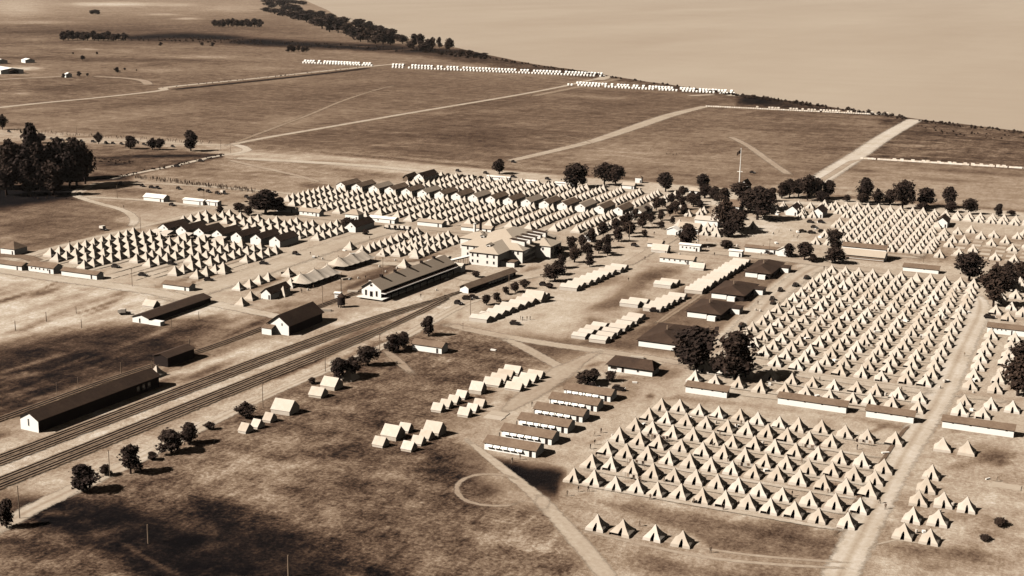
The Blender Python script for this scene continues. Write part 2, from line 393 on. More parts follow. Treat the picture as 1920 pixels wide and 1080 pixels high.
for nm, arr in (('wear', T), ('patch', RG)):
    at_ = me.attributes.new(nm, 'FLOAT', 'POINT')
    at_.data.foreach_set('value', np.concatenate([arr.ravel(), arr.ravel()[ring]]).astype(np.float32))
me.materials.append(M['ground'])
tag(mk('ground', me), kind='structure')

# ---------------------------------------------------------------- lake
m, nt, b = new_mat('lake_water'); M['water'] = m
geo = N(nt, 'ShaderNodeNewGeometry'); pos = geo.outputs['Position']
t = math_(nt, 'MULTIPLY_ADD', noise(nt, pos, .0011, 4, .6, (2.4, .35, 1)), .16, .69)
t = math_(nt, 'ADD', t, math_(nt, 'MULTIPLY_ADD', noise(nt, pos, .02, 4, .6, (.4, 1.4, 1)), .05, -.025))
t = math_(nt, 'ADD', t, math_(nt, 'MULTIPLY_ADD', noise(nt, pos, .0035, 4, .65, (1, 1, 1)), .05, -.025))
r = ramp_node(nt, 1.55); nt.links.new(t, r.inputs[0]); nt.links.new(r.outputs[0], b.inputs['Base Color'])
b.inputs['Roughness'].default_value = .6; b.inputs['Specular IOR Level'].default_value = .15
bp = N(nt, 'ShaderNodeBump'); bp.inputs['Strength'].default_value = .25; bp.inputs['Distance'].default_value = .4
nt.links.new(noise(nt, pos, .25, 5, .65, (.6, 1, 1)), bp.inputs['Height']); nt.links.new(bp.outputs[0], b.inputs['Normal'])
SHORE = [(480,-46),(540,-30),(560,-12),(572,0),(588,8),(612,18),(640,35),(690,52),(740,66),(790,78),(850,88),(905,101),(940,108),(1000,120),(1050,127),(1100,134),
         (1150,143),(1200,151),(1250,158),(1330,169),(1400,178),(1450,185),(1500,192),(1560,201),(1600,207),(1660,215),(1715,222),(1760,229),(1800,232),(1860,240),(1920,247),(2050,262),(2400,300)]
sh = []
for (x0, y0), (x1, y1) in zip(SHORE, SHORE[1:]):
    for j in range(5):
        f = j/5; q = at(x0+(x1-x0)*f, y0+(y1-y0)*f+(rnd.uniform(-.5, .5) if y0 > 5 else 0)); sh.append(q)
sh.append(at(*SHORE[-1]))
wb = MB(); far = [(p[0]+26000, p[1]+26000) for p in sh]
for i in range(len(sh)-1):
    wb.poly([(*sh[i], .12), (*sh[i+1], .12), (*far[i+1], .12), (*far[i], .12)])
tag(wb.build('lake', M['water']), kind='structure')

# ---------------------------------------------------------------- roads and paths (feathered dirt strips)
m, nt, b = new_mat('packed_dirt'); M['dirt'] = m
at_t = N(nt, 'ShaderNodeAttribute'); at_t.attribute_name = 'wear'
at_e = N(nt, 'ShaderNodeAttribute'); at_e.attribute_name = 'edge'
geo = N(nt, 'ShaderNodeNewGeometry'); pos = geo.outputs['Position']
e = math_(nt, 'MULTIPLY_ADD', noise(nt, pos, .35, 6, .75), 1.5, -.75)
t = math_(nt, 'ADD', at_t.outputs['Fac'], math_(nt, 'MULTIPLY_ADD', noise(nt, pos, .6, 6, .78), .34, -.17))
t = math_(nt, 'ADD', t, math_(nt, 'MULTIPLY_ADD', noise(nt, pos, .05, 5, .65), .26, -.13))
r = ramp_node(nt); nt.links.new(t, r.inputs[0]); nt.links.new(r.outputs[0], b.inputs['Base Color']); b.inputs['Specular IOR Level'].default_value = .05
al = math_(nt, 'ADD', at_e.outputs['Fac'], e)
al = math_(nt, 'MULTIPLY', math_(nt, 'MULTIPLY_ADD', al, 2.2, -.1, clamp=True), .96)
nt.links.new(al, b.inputs['Alpha'])
ROADZ = [.02]
def strip(name, pts, w, tone, px=True, tracks=False, end_fade=True, strength=1.0):
    """pts: photo points (px) or camp coordinates; w metres or list"""
    P = [at(*p) for p in pts] if px else list(pts)
    # resample smooth (Catmull-Rom)
    Q = []; W = w if isinstance(w, (list, tuple)) else [w]*len(P)
    WW = []
    for i in range(len(P)-1):
        p0 = P[max(0, i-1)]; p1 = P[i]; p2 = P[i+1]; p3 = P[min(len(P)-1, i+2)]
        n = max(2, int(math.hypot(p2[0]-p1[0], p2[1]-p1[1])/6))
        n = min(n, 40)
        for j in range(n):
            t = j/n
            Q.append(tuple(.5*((2*p1[c])+(-p0[c]+p2[c])*t+(2*p0[c]-5*p1[c]+4*p2[c]-p3[c])*t*t+(-p0[c]+3*p1[c]-3*p2[c]+p3[c])*t**3) for c in (0, 1)))
            WW.append(W[i]*(1-t)+W[i+1]*t)
    Q.append(P[-1]); WW.append(W[-1])
    z = ROADZ[0]; ROADZ[0] += .003
    prof = [(-.75, 0.), (-.5, .5), (-.22, 1.), (0, 1.), (.22, 1.), (.5, .5), (.75, 0.)]
    vs, ed, wr, fs = [], [], [], []
    k = len(prof)
    for i, q in enumerate(Q):
        a = Q[max(0, i-1)]; c = Q[min(len(Q)-1, i+1)]
        dx_, dy_ = c[0]-a[0], c[1]-a[1]; L = math.hypot(dx_, dy_) or 1
        nx_, ny_ = -dy_/L, dx_/L
        ef = 1.0
        if end_fade: ef = min(1, i/2, (len(Q)-1-i)/2)
        for s_, e_ in prof:
            vs.append((q[0]+nx_*s_*WW[i], q[1]+ny_*s_*WW[i], z)); ed.append(e_*ef*strength)
            wr.append(tone-(.10 if tracks and abs(s_) < .1 else 0)+(.02 if abs(s_) == .22 else 0))
        if i:
            o = (i-1)*k
            fs += [(o+j, o+j+1, o+k+j+1, o+k+j) for j in range(k-1)]
    me = bpy.data.meshes.new(name); me.from_pydata(vs, [], fs)
    for nm, arr in (('wear', wr), ('edge', ed)):
        a_ = me.attributes.new(nm, 'FLOAT', 'POINT'); a_.data.foreach_set('value', np.array(arr, np.float32))
    me.materials.append(M['dirt']); me.update()
    return tag(mk(name, me), kind='structure')
strip('road', [(1545,1140),(1605,1020),(1690,860),(1765,735),(1810,640),(1832,595),(1838,570),(1830,552)], [6.5,6.5,6.5,7.5,7,7,6,4], .84, tracks=True)
strip('path', [(1170,1130),(1130,1070),(1080,1010),(1030,955),(1000,925),(930,868),(872,822)], [4,4,4,3.6,3.2,2.4,1.6], .76)
strip('path', [(985,938),(950,948),(900,946),(866,934),(856,914),(872,897),(905,889),(945,891),(972,900)], 1.4, .66, strength=.62)
strip('path', [(1014,926),(1018,940),(1014,960)], 3.0, .74)
strip('path', [(1080,990),(1200,1020),(1330,1046),(1480,1060),(1600,1066)], 1.2, .72)
strip('path', [(1100,985),(1230,1012),(1400,1040),(1600,1056)], 1.0, .70)
strip('path', [(1625,1030),(1680,1012),(1780,1030)], .8, .74)
strip('road', [(830,606),(900,622),(1000,640),(1100,655),(1200,668),(1300,685)], 5, .73)
strip('path', [(940,632),(980,650),(1050,688),(1075,700)], 4, .74)
strip('path', [(1130,656),(1090,675),(1050,700),(1000,735),(940,775)], [3,4,8,7,3], .72)
strip('path', [(720,655),(750,680),(775,705)], 3, .66)
strip('path', [(1230,608),(1300,560),(1360,520),(1400,497),(1412,488)], [2.5,3,3,3,3], .60, tracks=True)
strip('road', [(1375,640),(1420,590),(1460,550),(1510,512),(1560,488)], 8, .79, tracks=True)
strip('road', [(-40,1010),(60,955),(170,902),(260,860),(400,790),(480,752),(560,716),(660,675),(760,630),(860,575),(930,548)], [5,5,5,4.5,4,3,3,3.5,4,4,4], .79, tracks=True)
strip('road', [(10,492),(90,468),(180,445),(270,424),(340,407),(385,392)], [5,4.5,4,4,4,4], .78)
strip('path', [(150,352),(143,366),(180,380),(225,392),(247,404),(252,416),(244,426)], [3,5,4,4,4,4,4], .80)
strip('road', [(143,364),(175,347),(200,343),(330,346),(480,357),(560,365)], 4.5, .76)
strip('road', [(150,368),(200,371),(280,376),(350,384),(400,390),(470,398)], 4.5, .78)
strip('road', [(205,336),(250,326),(330,310),(400,294),(440,288),(463,282),(452,274),(432,270)], [3.5,3.5,4,4,5,6,6,6], .82)
strip('road', [(-60,246),(100,258),(250,264),(350,270),(430,272)], 8, .74)
strip('road', [(428,272),(500,258),(600,241),(780,210),(960,180),(1050,163),(1100,152),(1140,144)], [6,6,6,6,6,6,7,9], .76)
strip('path', [(440,268),(500,245),(580,215),(640,190),(700,170),(740,160)], [5,5,5,5,4,3], .60, strength=.55)
strip('road', [(955,302),(1050,280),(1120,262),(1200,235),(1260,215),(1325,199)], [7,8,9,12,12,8], .74)
strip('road', [(1525,345),(1560,322),(1610,290),(1660,256),(1716,224)], [13,13,12,12,12], .86)
strip('road', [(1490,368),(1560,326),(1600,302),(1625,300)], 4, .7)
strip('path', [(1368,256),(1400,272),(1440,300),(1480,328)], 6, .68, strength=.62)
strip('road', [(-60,208),(80,193),(175,184),(300,170),(320,163),(480,147),(600,134),(700,124),(760,118)], [9,8,7,8,10,9,9,9,8], .76)
strip('ditch', [(325,168),(480,152),(600,139),(690,128)], 12, .18)
strip('road', [(-60,152),(60,146),(120,143)], 12, .66)
strip('path', [(175,143),(240,147),(270,152),(278,159)], 10, .66)
strip('path', [(1000,180),(1140,152),(1160,148),(1110,150)], 8, .6)
strip('path', [(1290,180),(1340,177)], 12, .7); strip('path', [(1370,180),(1400,174)], 14, .82); strip('path', [(1120,150),(1145,142)], 14, .78)
strip('path', [(1000,258),(1110,270),(1060,255),(1000,252)], 1.2, .6)
strip('ditch', [(1690,246),(1800,256),(1960,272)], 5, .3)
strip('road', [(440,296),(700,312),(900,332),(1100,350),(1400,375),(1700,392),(1960,415)], 10, .80)
strip('path', [(430,300),(480,312),(560,330),(600,342)], 4, .70)
# ground wires of streets in the camps, in camp coordinates
strip('road', [(-356,440),(-356,520),(-356,600),(-352,640)], 13, .77, px=False)
strip('road', [(-490,640),(-400,640),(-320,640),(-262,648)], 8, .73, px=False)
strip('road', [(-480,455),(-440,452),(-380,452),(-350,448),(-300,440),(-282,432)], [8,8,8,7,5,4], .80, px=False)
strip('road', [(-350,545),(-320,548),(-300,555),(-290,575),(-285,600)], 6, .76, px=False)
strip('road', [(-240,590),(-240,660),(-239,740),(-238,830)], 7, .76, px=False)
strip('road', [(-215,650),(-150,652),(-90,646),(-30,646)], 8, .74, px=False)
strip('road', [(-208,600),(-209,700),(-209,830)], 5, .72, px=False)
strip('road', [(-280,545),(-255,540),(-240,560),(-232,600)], 9, .76, px=False)
strip('path', [(-128,456),(-90,457),(-45,456)], 5, .78, px=False)
strip('path', [(-110,425),(-66,427),(-46,426)], 3, .78, px=False)
strip('path', [(-40,458),(-20,457)], 4, .78, px=False)
strip('path', [(-122,690),(-80,688)], 4, .74, px=False)
strip('path', [(-84,690),(-84,770)], 6, .72, px=False)
strip('path', [(-53,320),(-50,400),(-48,418)], 1.0, .45, px=False)
for u_ in (-468.5, -447.5, -424, -400, -378):
    strip('path', [(u_, 478), (u_, 548)], 2.5, .72, px=False)
strip('dry_grass', [(-490,478),(-470,480),(-455,472)], 6, .5, px=False)

# ---------------------------------------------------------------- pyramid tents
def tent_mesh(door=True, rolled=0, s=2.4, hw=.75, hp=3.95, lean=0.0, drop=0.0):
    """square wall tent: low walls, hipped roof drawn in a slight curve to the pole; the door faces -Y"""
    mb = MB()
    def hs(z):
        if z <= hw: return s*(1+.05*(1-z/hw))
        f = (z-hw)/(hp-hw); return s*((1-f)**1.12)*(1-.17*math.sin(PI*f))+.06*f
    zs = [0, hw, 1.25, 1.95, 2.75, hp]
    def c(sx, sy, z):
        f = z/hp; return (sx*hs(z)+lean*f, sy*hs(z)+lean*.4*f, z)
    for sx, sy, ex, ey in ((1,-1,1,1), (1,1,-1,1), (-1,1,-1,-1)):      # right, back, left sides
        for a, b in zip(zs, zs[1:]):
            if drop and a == 0 and (sx, sy) == (1, -1):
                mb.poly([c(sx, sy, drop), c(ex, ey, drop), c(ex, ey, b), c(sx, sy, b)]); continue
            mb.poly([c(sx, sy, a), c(ex, ey, a), c(ex, ey, b), c(sx, sy, b)])
    if not door:
        for a, b in zip(zs, zs[1:]): mb.poly([c(-1,-1,a), c(1,-1,a), c(1,-1,b), c(-1,-1,b)])
    else:
        def fp(x, z): f = z/hp; return (x+lean*f, -hs(z)+lean*.4*f, z)
        dw = {0: .48, hw: .46, 1.25: .38, 1.95: .12}
        off = .15
        for a, b in zip(zs[:3], zs[1:4]):
            la = dw[a]; lb = dw[b]
            if rolled and a == 0:
                mb.poly([fp(off+la, a), c(1,-1,a), c(1,-1,b), fp(off+lb, b)])
                mb.poly([c(-1,-1,a), fp(-hs(0)+.5, a), fp(-hs(b)+.45, b), c(-1,-1,b)]) if rolled == 1 else None
            else:
                mb.poly([c(-1,-1,a), fp(off-la, a), fp(off-lb, b), c(-1,-1,b)])
                mb.poly([fp(off+la, a), c(1,-1,a), c(1,-1,b), fp(off+lb, b)])
        mb.poly([c(-1,-1,1.95), fp(off-.12, 1.95), fp(off+.12, 1.95), c(1,-1,1.95), c(1,-1,2.75), c(-1,-1,2.75)])
        mb.poly([c(-1,-1,2.75), c(1,-1,2.75), c(1,-1,hp), c(-1,-1,hp)])
    mb.poly([c(-1,-1,hp), c(1,-1,hp), c(1,1,hp), c(-1,1,hp)])
    return mb
def tent_proto(label, **kw):
    t = thing('pyramid_tent', label, 'tent', (0, 0, 0), 0, 'pyramid tents of the camp')
    tent_mesh(**kw).build('canvas', M['canvas'], t)
    p = MB(); hp = kw.get('hp', 3.95); ln = kw.get('lean', 0)
    p.tube((ln, ln*.4, hp-.1), (ln, ln*.4, hp+.28), .06, .04, 5); p.build('pole_tip', M['darkwood'], t)
    f = MB(); f.box(-2.2, 2.2, -2.2, 2.2, .06, .14); f.build('floor', M['dark'], t)  # floor added in a dark tone; paints the shade seen through the door
    if kw.get('door', True):
        d = MB()
        d.poly([(-.36,-2.62,.02), (-.2,-2.78,.9), (-.06,-1.9,1.6), (-.30,-2.5,.9)]); d.poly([(-.36,-2.62,.02), (-.30,-2.5,.9), (-.06,-1.9,1.6), (-.2,-2.70,.88)])
        d.build('door_flap', M['canvas'], t)
    return Proto(t)
LBL0 = 'cream canvas pyramid tent'
TP = {'a': tent_proto(LBL0), 'b': tent_proto(LBL0, rolled=1), 'c': tent_proto(LBL0, rolled=2, s=2.5), 'd': tent_proto(LBL0, lean=.14, hp=3.8),
      'n': tent_proto(LBL0, door=False), 'e': tent_proto(LBL0, drop=.55, lean=-.08)}
TW = {'a': 'narrow-doored', 'b': 'half-rolled', 'c': 'open-fronted', 'd': 'leaning', 'n': 'closed', 'e': 'side-lifted'}
TENTS = []       # (u, v, kind, label, jitter rotation)
def row(us, v, block, ri, kinds='aaabcdae', jit=.22, side='row', rz=0, z=0, vs=None):
    """one row of tents; label by its position from the left and the row in its block"""
    n = len(us)
    for i, u in enumerate(us):
        kd = rnd.choice(kinds)
        TENTS.append((u+rnd.uniform(-jit, jit), (vs[i] if vs else v)+rnd.uniform(-jit, jit)*1.6, kd,
                      '%s pyramid tent, %s' % (TW[kd], block % od(i+1) if ri is None else block % (od(i+1), od(ri))), rz+rnd.uniform(-.09, .09)))
def prow(pts, block, ri, kinds='aaabcdae'):
    q = [at(x, y, 3.85) for x, y in pts]
    row([a[0] for a in q], 0, block, ri, kinds, .1, vs=[a[1] for a in q])
def lerp(x0, y0, x1, y1, n): 
    return [(x0+(x1-x0)*i/(n-1), y0+(y1-y0)*i/(n-1)) for i in range(n)]
FB = '%s from left, %s row from front, near right camp'
prow([(1077,876),(1115,882),(1155,891),(1196,896),(1234,902),(1277,905),(1318,915),(1361,921),(1404,925),(1446,933),(1491,940),(1535,950),(1590,960)], FB, 1, 'aaaadab')
prow([(1109,850),(1147,854),(1186,862),(1225,868),(1265,876),(1305,880),(1346,888),(1385,893),(1425,902),(1468,911),(1520,920),(1567,926),(1613,932)], FB, 2)
prow([(1139,826),(1175,831),(1215,836),(1255,843),(1294,850),(1334,856),(1374,862),(1415,868),(1458,873),(1500,881),(1545,890),(1588,896),(1630,903)], FB, 3)
prow([(1163,802),(1200,808),(1235,815),(1277,820),(1318,829),(1357,834),(1397,839),(1436,849),(1476,852),(1517,862),(1561,864),(1602,873),(1641,881)], FB, 4)
prow([(1192,783),(1224,788),(1262,796),(1300,801),(1339,808),(1374,813),(1415,817),(1454,824),(1493,830),(1533,836),(1577,843),(1618,849),(1658,860)], FB, 5)
prow([(1217,764),(1251,770),(1288,774),(1325,778),(1365,786),(1402,790),(1439,794),(1477,802),(1518,809),(1560,812)], FB, 6)
prow([(1241,746),(1275,748),(1311,755),(1348,760),(1388,764),(1421,772),(1463,778),(1498,784),(1541,787),(1586,796),(1627,803),(1679,809)], FB, 7)
prow([(1121,964),(1169,973),(1229,982),(1281,993)], '%s from left in the foremost row of four', None, 'ac')
SB = 'in right foreground group, %s from front'
prow([(1697,979),(1745,989)], '%s from left in nearest pair, right foreground', None, 'ac')
prow([(1713,950),(1761,955)], '%s from left in second pair, right foreground', None, 'a')
prow([(1724,919),(1770,922),(1815,931)], '%s from left in row of three, right foreground', None, 'aac')
prow([(1738,895),(1748,871)], '%s of two standing apart beside the right dirt road', None, 'a')
prow([(1769,820),(1815,827)], '%s of two alone below the right whitewashed shed', None, 'bn')
RB = '%s from left in %s row behind the front sheds'
prow([(1304,695),(1341,700),(1385,705),(1427,713),(1472,716),(1511,722),(1556,728),(1599,732),(1632,736),(1674,742),(1722,750)], RB, 1)
prow([(1321,677),(1360,682),(1401,686),(1446,691),(1486,699),(1525,704),(1565,709),(1607,713),(1643,719),(1685,725),(1726,732)], RB, 2)
MBK = '%s from left in %s row of big right camp'
mv = [464.5, 475.5, 486.5, 498, 509, 520.5, 532, 543.5, 555, 566.5, 578, 589.5, 600, 610, 621, 633]
for ri, v in enumerate(mv):
    u0 = -122.5+(v-500)*(.055); u1 = -49.3-(v-464)*.006
    n = 11
    us = list(np.linspace(u0, u1, n))
    if ri == 0: us = us[3:]
    elif ri == 1: us = us[2:]
    elif ri == 2: us = us[1:]
    row([float(x) for x in us], v, MBK, ri+1, 'abcdbcecec', .5)
RRS = [(448,[-35,-27,-20]), (437,[-35.5,-28]), (468,[-35,-27]), (480.5,[-35,-27]), (493,[-35,-26.5,-19]), (505,[-35,-26.5]), (516,[-35,-26]), (528,[-35,-26.5]), (541,[-35,-26]),
       (575,[-31]), (595,[-31,-24]), (633,[-33]), (585,[-37,-26])]
for ri, (v, us) in enumerate(RRS): row(us, v, '%s from left in %s row right of the big camp road', ri+1, 'aabce', .3)
# far right camp
for ri, v in enumerate([823.3, 812.5, 801, 790, 779]):
    nn = 16 if ri > 1 else 20
    us = [-157+6.55*i for i in range(nn) if not (ri > 1 and -157+6.55*i > -84)]
    if ri >= 2: us = [u for u in us if u > -137-(823-v)*0+rnd.uniform(-1, 1)] if ri > 2 else us[2:]
    row(us, v, '%s from left in %s row from back, far right camp', ri+1, 'abcde', .3)
for ri, v in enumerate([764.5, 754, 743, 732, 721, 710, 700]):
    us = [-136.5+6.4*i for i in range(9)]
    if 720 < v < 750 or v == 710: us = us[1:]
    row(us, v, '%s from left in %s front block row of far right camp', ri+1, 'abce', .3)
for j, (u, v) in enumerate([(-78.5,761),(-78,753),(-78.5,744),(-80,732),(-80,723),(-80,714),(-80,704),(-72,767),(-72,741),(-72,727),(-66,775),(-59,759),(-53,767),(-59,718),(-73,696),(-41,769),(-41,732),(-46,752),(-66,742),(-52,741),(-65,706),(-47,703),(-38,702),(-38,779),(-31,768),(-34,742),(-30,720)]):
    row([u], v, 'the %s among empty floor pads of far right camp', None, 'ace', .2)
    TENTS[-1] = TENTS[-1][:3]+('%s pyramid tent, %s counted among empty floor pads, far right' % (TW[TENTS[-1][2]], od(j+1)),)+TENTS[-1][4:]
# left camp: streets running away; counted from the near end
def street(u, v0, v1, name, step=6.05, skip=(), kinds='nnnd', z=0):
    n = int(round((v1-v0)/step))+1
    for i in range(n):
        v = v0+(v1-v0)*i/max(1, n-1)
        if any(a <= v <= b for a, b in skip): continue
        TENTS.append((u+rnd.uniform(-.35, .35), v+rnd.uniform(-.3, .3), rnd.choice(kinds), 'pyramid tent, %s from near end of %s' % (od(i+1), name), -.0+rnd.uniform(-.05, .05)))
LS = [(-463,488,549), (-452.5,481,549), (-441.5,482,543), (-430,474,549), (-418,497,550), (-406.5,492,549), (-395,508,549), (-383.5,508,549), (-372,521,545)]
for i, (u, a, b) in enumerate(LS): street(u, a, b, '%s street, left camp' % od(i+1), skip=[(559,556)])
street(-384.5, 483, 501, 'short near street at left camp edge'); street(-372, 483, 502, 'outer short near street at left camp edge')
for i, (u, a, b) in enumerate([(-463,590,611), (-453,592,619), (-441.5,600,614), (-430,593,614), (-418,587,614), (-406.5,586,617), (-395,584,615), (-383.5,584,622), (-372,584,620)]):
    street(u, a, b, '%s street behind left mess halls' % od(i+1))
# centre camp
CU = [-453,-441,-428.5,-416.5,-404.5,-393,-380.5,-368,-356,-344.5,-333.5,-321.5,-310,-298,-286,-273,-260.5,-249.5]
CV0 = [678, 666, 660, 656, 657, 664, 664, 662, 655, 658, 657, 660, 662, 664, 664, 668, 669, 663]
for i, (u, a) in enumerate(zip(CU, CV0)):
    street(u, a, 725, '%s street, centre camp' % od(i+1), kinds='nnd')
UV_ = {4: 766, 5: 766}
for i, u in enumerate(CU[3:], 3):
    street(u, 764, 811, '%s street behind centre mess halls' % od(i+1), step=6.8, kinds='nnd')
# small block before the main building
for i, (u, a, b) in enumerate([(-334,565,623), (-322.5,565,611), (-315.5,568,623), (-306,569,614)]):
    street(u, a, b, '%s street, block left of main building' % od(i+1), kinds='nnna')
street(-345, 571, 571.1, 'single pitch behind the block left of main building')
for x, y, lb in [(239,0,0)]: pass
singles = [((453,556), 'lone tent on bare ground by the long low shed'), ((293,684), 'lone bright tent behind the long dark shed'),
           ((655,690), 'lone tent between the ridge tents and the bushes'), ((448,527), 'first of four beside the small white house'), ((468,523), 'second of four beside the small white house'),
           ((486,515), 'third of four beside the small white house'), ((503,510), 'fourth of four beside the small white house'), ((541,502), 'peaked tent behind the nearer big canopy tent'),
           ((531,538), 'tent with white walls in front of the nearer big canopy tent'), ((758,486), 'small tent left of the warehouse roof'), ((778,464), 'large walled tent beside the warehouse roof'),
           ((1412,416), 'white-walled tent under the dark trees near flagpole'), ((1322,427), 'first of two by the dirt street near flagpole'), ((1345,430), 'second of two by the dirt street near flagpole'),
           ((1547,430), 'open tent left of the far right camp'), ((685,395), 'tent by the white barrack of the left camp'), ((420,497), 'spare one at the near right corner of left camp, upper'), ((545,522), 'half hidden behind the nearer canopy tent'), ((470,545), 'small one at the foot of four beside the small white house')]
for i in range(22):
    singles.append(((1436+rnd.uniform(0, 100), 374+rnd.uniform(0, 22)), 'one of the huddle under the long grove, %s' % od(i+1)))
for i in range(9):
    singles.append(((1270+rnd.uniform(0, 75), 380+rnd.uniform(0, 50)), 'scattered near the avenue top, %s' % od(i+1)))
for i in range(14):
    singles.append(((1868+rnd.uniform(0, 60), 505+rnd.uniform(0, 50)), 'under the right edge trees, %s' % od(i+1)))
for (x, y), lb in singles:
    q = at(x, y, 3.85); TENTS.append((q[0], q[1], 'n' if x < 1000 else 'a', 'pyramid tent, '+lb, rnd.uniform(-.05, .05)))
camx, camy = 0., 0.
TENTS.sort(key=lambda t: t[0]**2+t[1]**2)
seen = {}
for (u, v, kd, lb, rz) in TENTS[:300]:
    s_ = rnd.uniform(.95, 1.05)
    TP[kd].put((u, v, 0), rz, (s_*rnd.uniform(.96, 1.04), s_, s_*rnd.uniform(.93, 1.07)), lb if not lb.startswith('pyramid') else 'closed '+lb)
far_mb = MB(); fpole = MB()
fbase = {k: tent_mesh(door=(k == 'a')) for k in 'an'}
for (u, v, kd, lb, rz) in TENTS[300:]:
    src = fbase['a' if kd in 'abce' else 'n']; c_, s_ = math.cos(rz), math.sin(rz); sz = rnd.uniform(.98, 1.14); ww = rnd.uniform(1.0, 1.12)
    if v > 840: continue
    far_mb.raw([((x*c_-y*s_)*ww+u, (x*s_+y*c_)*ww+v, z*sz) for x, y, z in src.v], src.f, M['canvas'])
tag(far_mb.build('distant_pyramid_tents', M['canvas']), 'mass of small pale pyramid tents filling the centre and far camps', 'tents', kind='stuff')
for p in TP.values():
    if not p.used: bpy.data.objects.remove(p.root)

# bare floor pads of struck tents
pb = MB(); pb.box(-2.4, 2.4, -2.4, 2.4, 0, .18); pad0 = pb.build('tent_floor', M['pad']); tag(pad0, 'pale empty tent floor', 'tent floor', 'bare floors of struck tents')
pads = [(-440,470,'left camp near edge'),]
padl = []
for i in range(5): padl.append((-406.5, 466+i*5.4, 'the left camp, near side'))
for i in range(4): padl.append((-395.5, 468+i*6, 'the left camp, near side'))
for i in range(4): padl.append((-384.5, 508+i*4, 'the left camp, near side'))
for i in range(3): padl.append((-372.5, 506+i*5, 'the left camp, near side'))
for v in (704, 715, 726, 737, 748):
    for u in (-66, -59.5, -53, -46.5, -40, -33.5): padl.append((u, v, 'the far right camp'))
first = True
for u, v, w in padl:
    o = pad0 if first else pad0.copy()
    if not first: COL.objects.link(o)
    first = False; o.location = (u+rnd.uniform(-.3, .3), v, .0); o['label'] = 'bare pale floor board square where a tent was struck, '+w
for (x, y, sx, sy, lb) in [(935,776,1.3,.7,'left of the long sheds, upper'),(927,783,1.3,.7,'left of the long sheds, lower'),(1887,912,1.6,.8,'alone at the far right foreground')]:
    o = pad0.copy(); COL.objects.link(o); p = at(x, y); o.location = (p[0], p[1], 0); o.scale = (sx, sy, 1); o['label'] = 'bare pale floor board rectangle '+lb

for v_ in mv: strip('path', [(-124, v_-4.2), (-90, v_-4.3), (-48, v_-4.2)], 1.7, .80, px=False, strength=.8)
for v_ in (328.3, 339.8, 351.5, 363, 375, 387, 399.8): strip('path', [(-128, v_-4.1), (-90, v_-3.9), (-50, v_-3.7)], 1.6, .82, px=False, strength=.85)
for v_ in (434.5, 447): strip('path', [(-126, v_-4), (-90, v_-4), (-46, v_-4)], 1.5, .82, px=False, strength=.85)
for u_ in (-458, -447, -435.5, -424, -412, -400.5, -389): strip('path', [(u_, 470), (u_, 510), (u_, 552)], 1.8, .8, px=False, strength=.7)
for u_ in (-425, -400, -375, -350, -326, -302, -278): strip('path', [(u_, 652), (u_, 690), (u_, 727)], 2.4, .8, px=False, strength=.8)
# ---------------------------------------------------------------- ridge tents: ridge along X, pale roof to the camera, dark gable at the right
def ridge_mesh(L=4.2, W=2.2, hw=.9, hp=3.0, eave=.15, curve=0):
    mb = MB(); x = L/2
    for sx in (-1, 1):
        mb.poly([(sx*x, -W, 0), (sx*x, W, 0), (sx*x, W, hw), (sx*x, 0, hp), (sx*x, -W, hw)])
    for sy in (-1, 1):
        mb.poly([(-x, sy*W, 0), (x, sy*W, 0), (x, sy*W, hw), (-x, sy*W, hw)])
    return mb, x, W, hw, hp, eave
def ridge_proto(name, label, cat, group, L=4.4, W=2.2, hw=.9, hp=3.0, mat='canvas_white', bulge=0):
    t = thing(name, label, cat, (0, 0, 0), 0, group)
    mb, x, W, hw, hp, e = ridge_mesh(L, W, hw, hp); mb.build('walls', M[mat], t)
    r = MB(); n = 5 if bulge else 1
    for sy in (-1, 1):
        pr = []
        for i in range(n+1):
            f = i/n; y = (W+e)*(1-f); z = (hw-.08)+(hp-hw+.1)*f+bulge*math.sin(PI*f)
            pr.append((y, z))
        for (ya, za), (yb, zb) in zip(pr, pr[1:]):
            r.poly([(-x-e, sy*ya, za), (x+e, sy*ya, za), (x+e, sy*yb, zb), (-x-e, sy*yb, zb)])
    r.build('roof', M[mat], t)
    return Proto(t)
G1 = 'ridge tents in the central rows'
RT = ridge_proto('ridge_tent', 'white canvas ridge tent', 'tent', G1, 7.8, 2.8, 1.55, 2.5)
RTs = ridge_proto('ridge_tent', 'small pale ridge tent', 'tent', 'small ridge tents in the meadow', 3.4, 1.9, .8, 2.7, 'canvas')
RTl = ridge_proto('ridge_tent', 'large pale ridge tent', 'tent', 'large ridge tents', 6.0, 3.2, 1.6, 4.6, 'canvas')
def rrow(us_vs, name, proto=RT, scale=None):
    for i, (u, v) in enumerate(us_vs):
        s = rnd.uniform(.95, 1.05); sc_ = scale or (1, 1, 1)
        proto.put((u+rnd.uniform(-.4, .4), v, 0), rnd.uniform(-.04, .04), (sc_[0]*s, sc_[1], sc_[2]*s), 'white ridge tent, %s from near end of %s' % (od(i+1), name), G1)
def along(p, q, n): return [(p[0]+(q[0]-p[0])*i/(n-1), p[1]+(q[1]-p[1])*i/(n-1)) for i in range(n)]
rrow(along((-224.5,473), (-219.5,521), 9), 'the left ridge tent row')
rrow(along((-213,541), (-208,592), 9), 'the second left ridge tent row')
rrow(along((-170.5,466), (-170,506), 7), 'the nearest middle row', RT, (.85, 1, .9))
rrow(along((-179,468), (-178,486), 4), 'the short row at the near left corner', RT, (.75, 1, .8))
rrow(along((-167.5,522), (-165.5,548), 5), 'the middle row centre')
rrow(along((-162,562), (-159,632), 13), 'the long far middle row')
rrow([(-178.5,525), (-177,530)], 'the pair left of the middle row'); rrow([(-177.5,566), (-176,572)], 'the far pair left of the middle row')
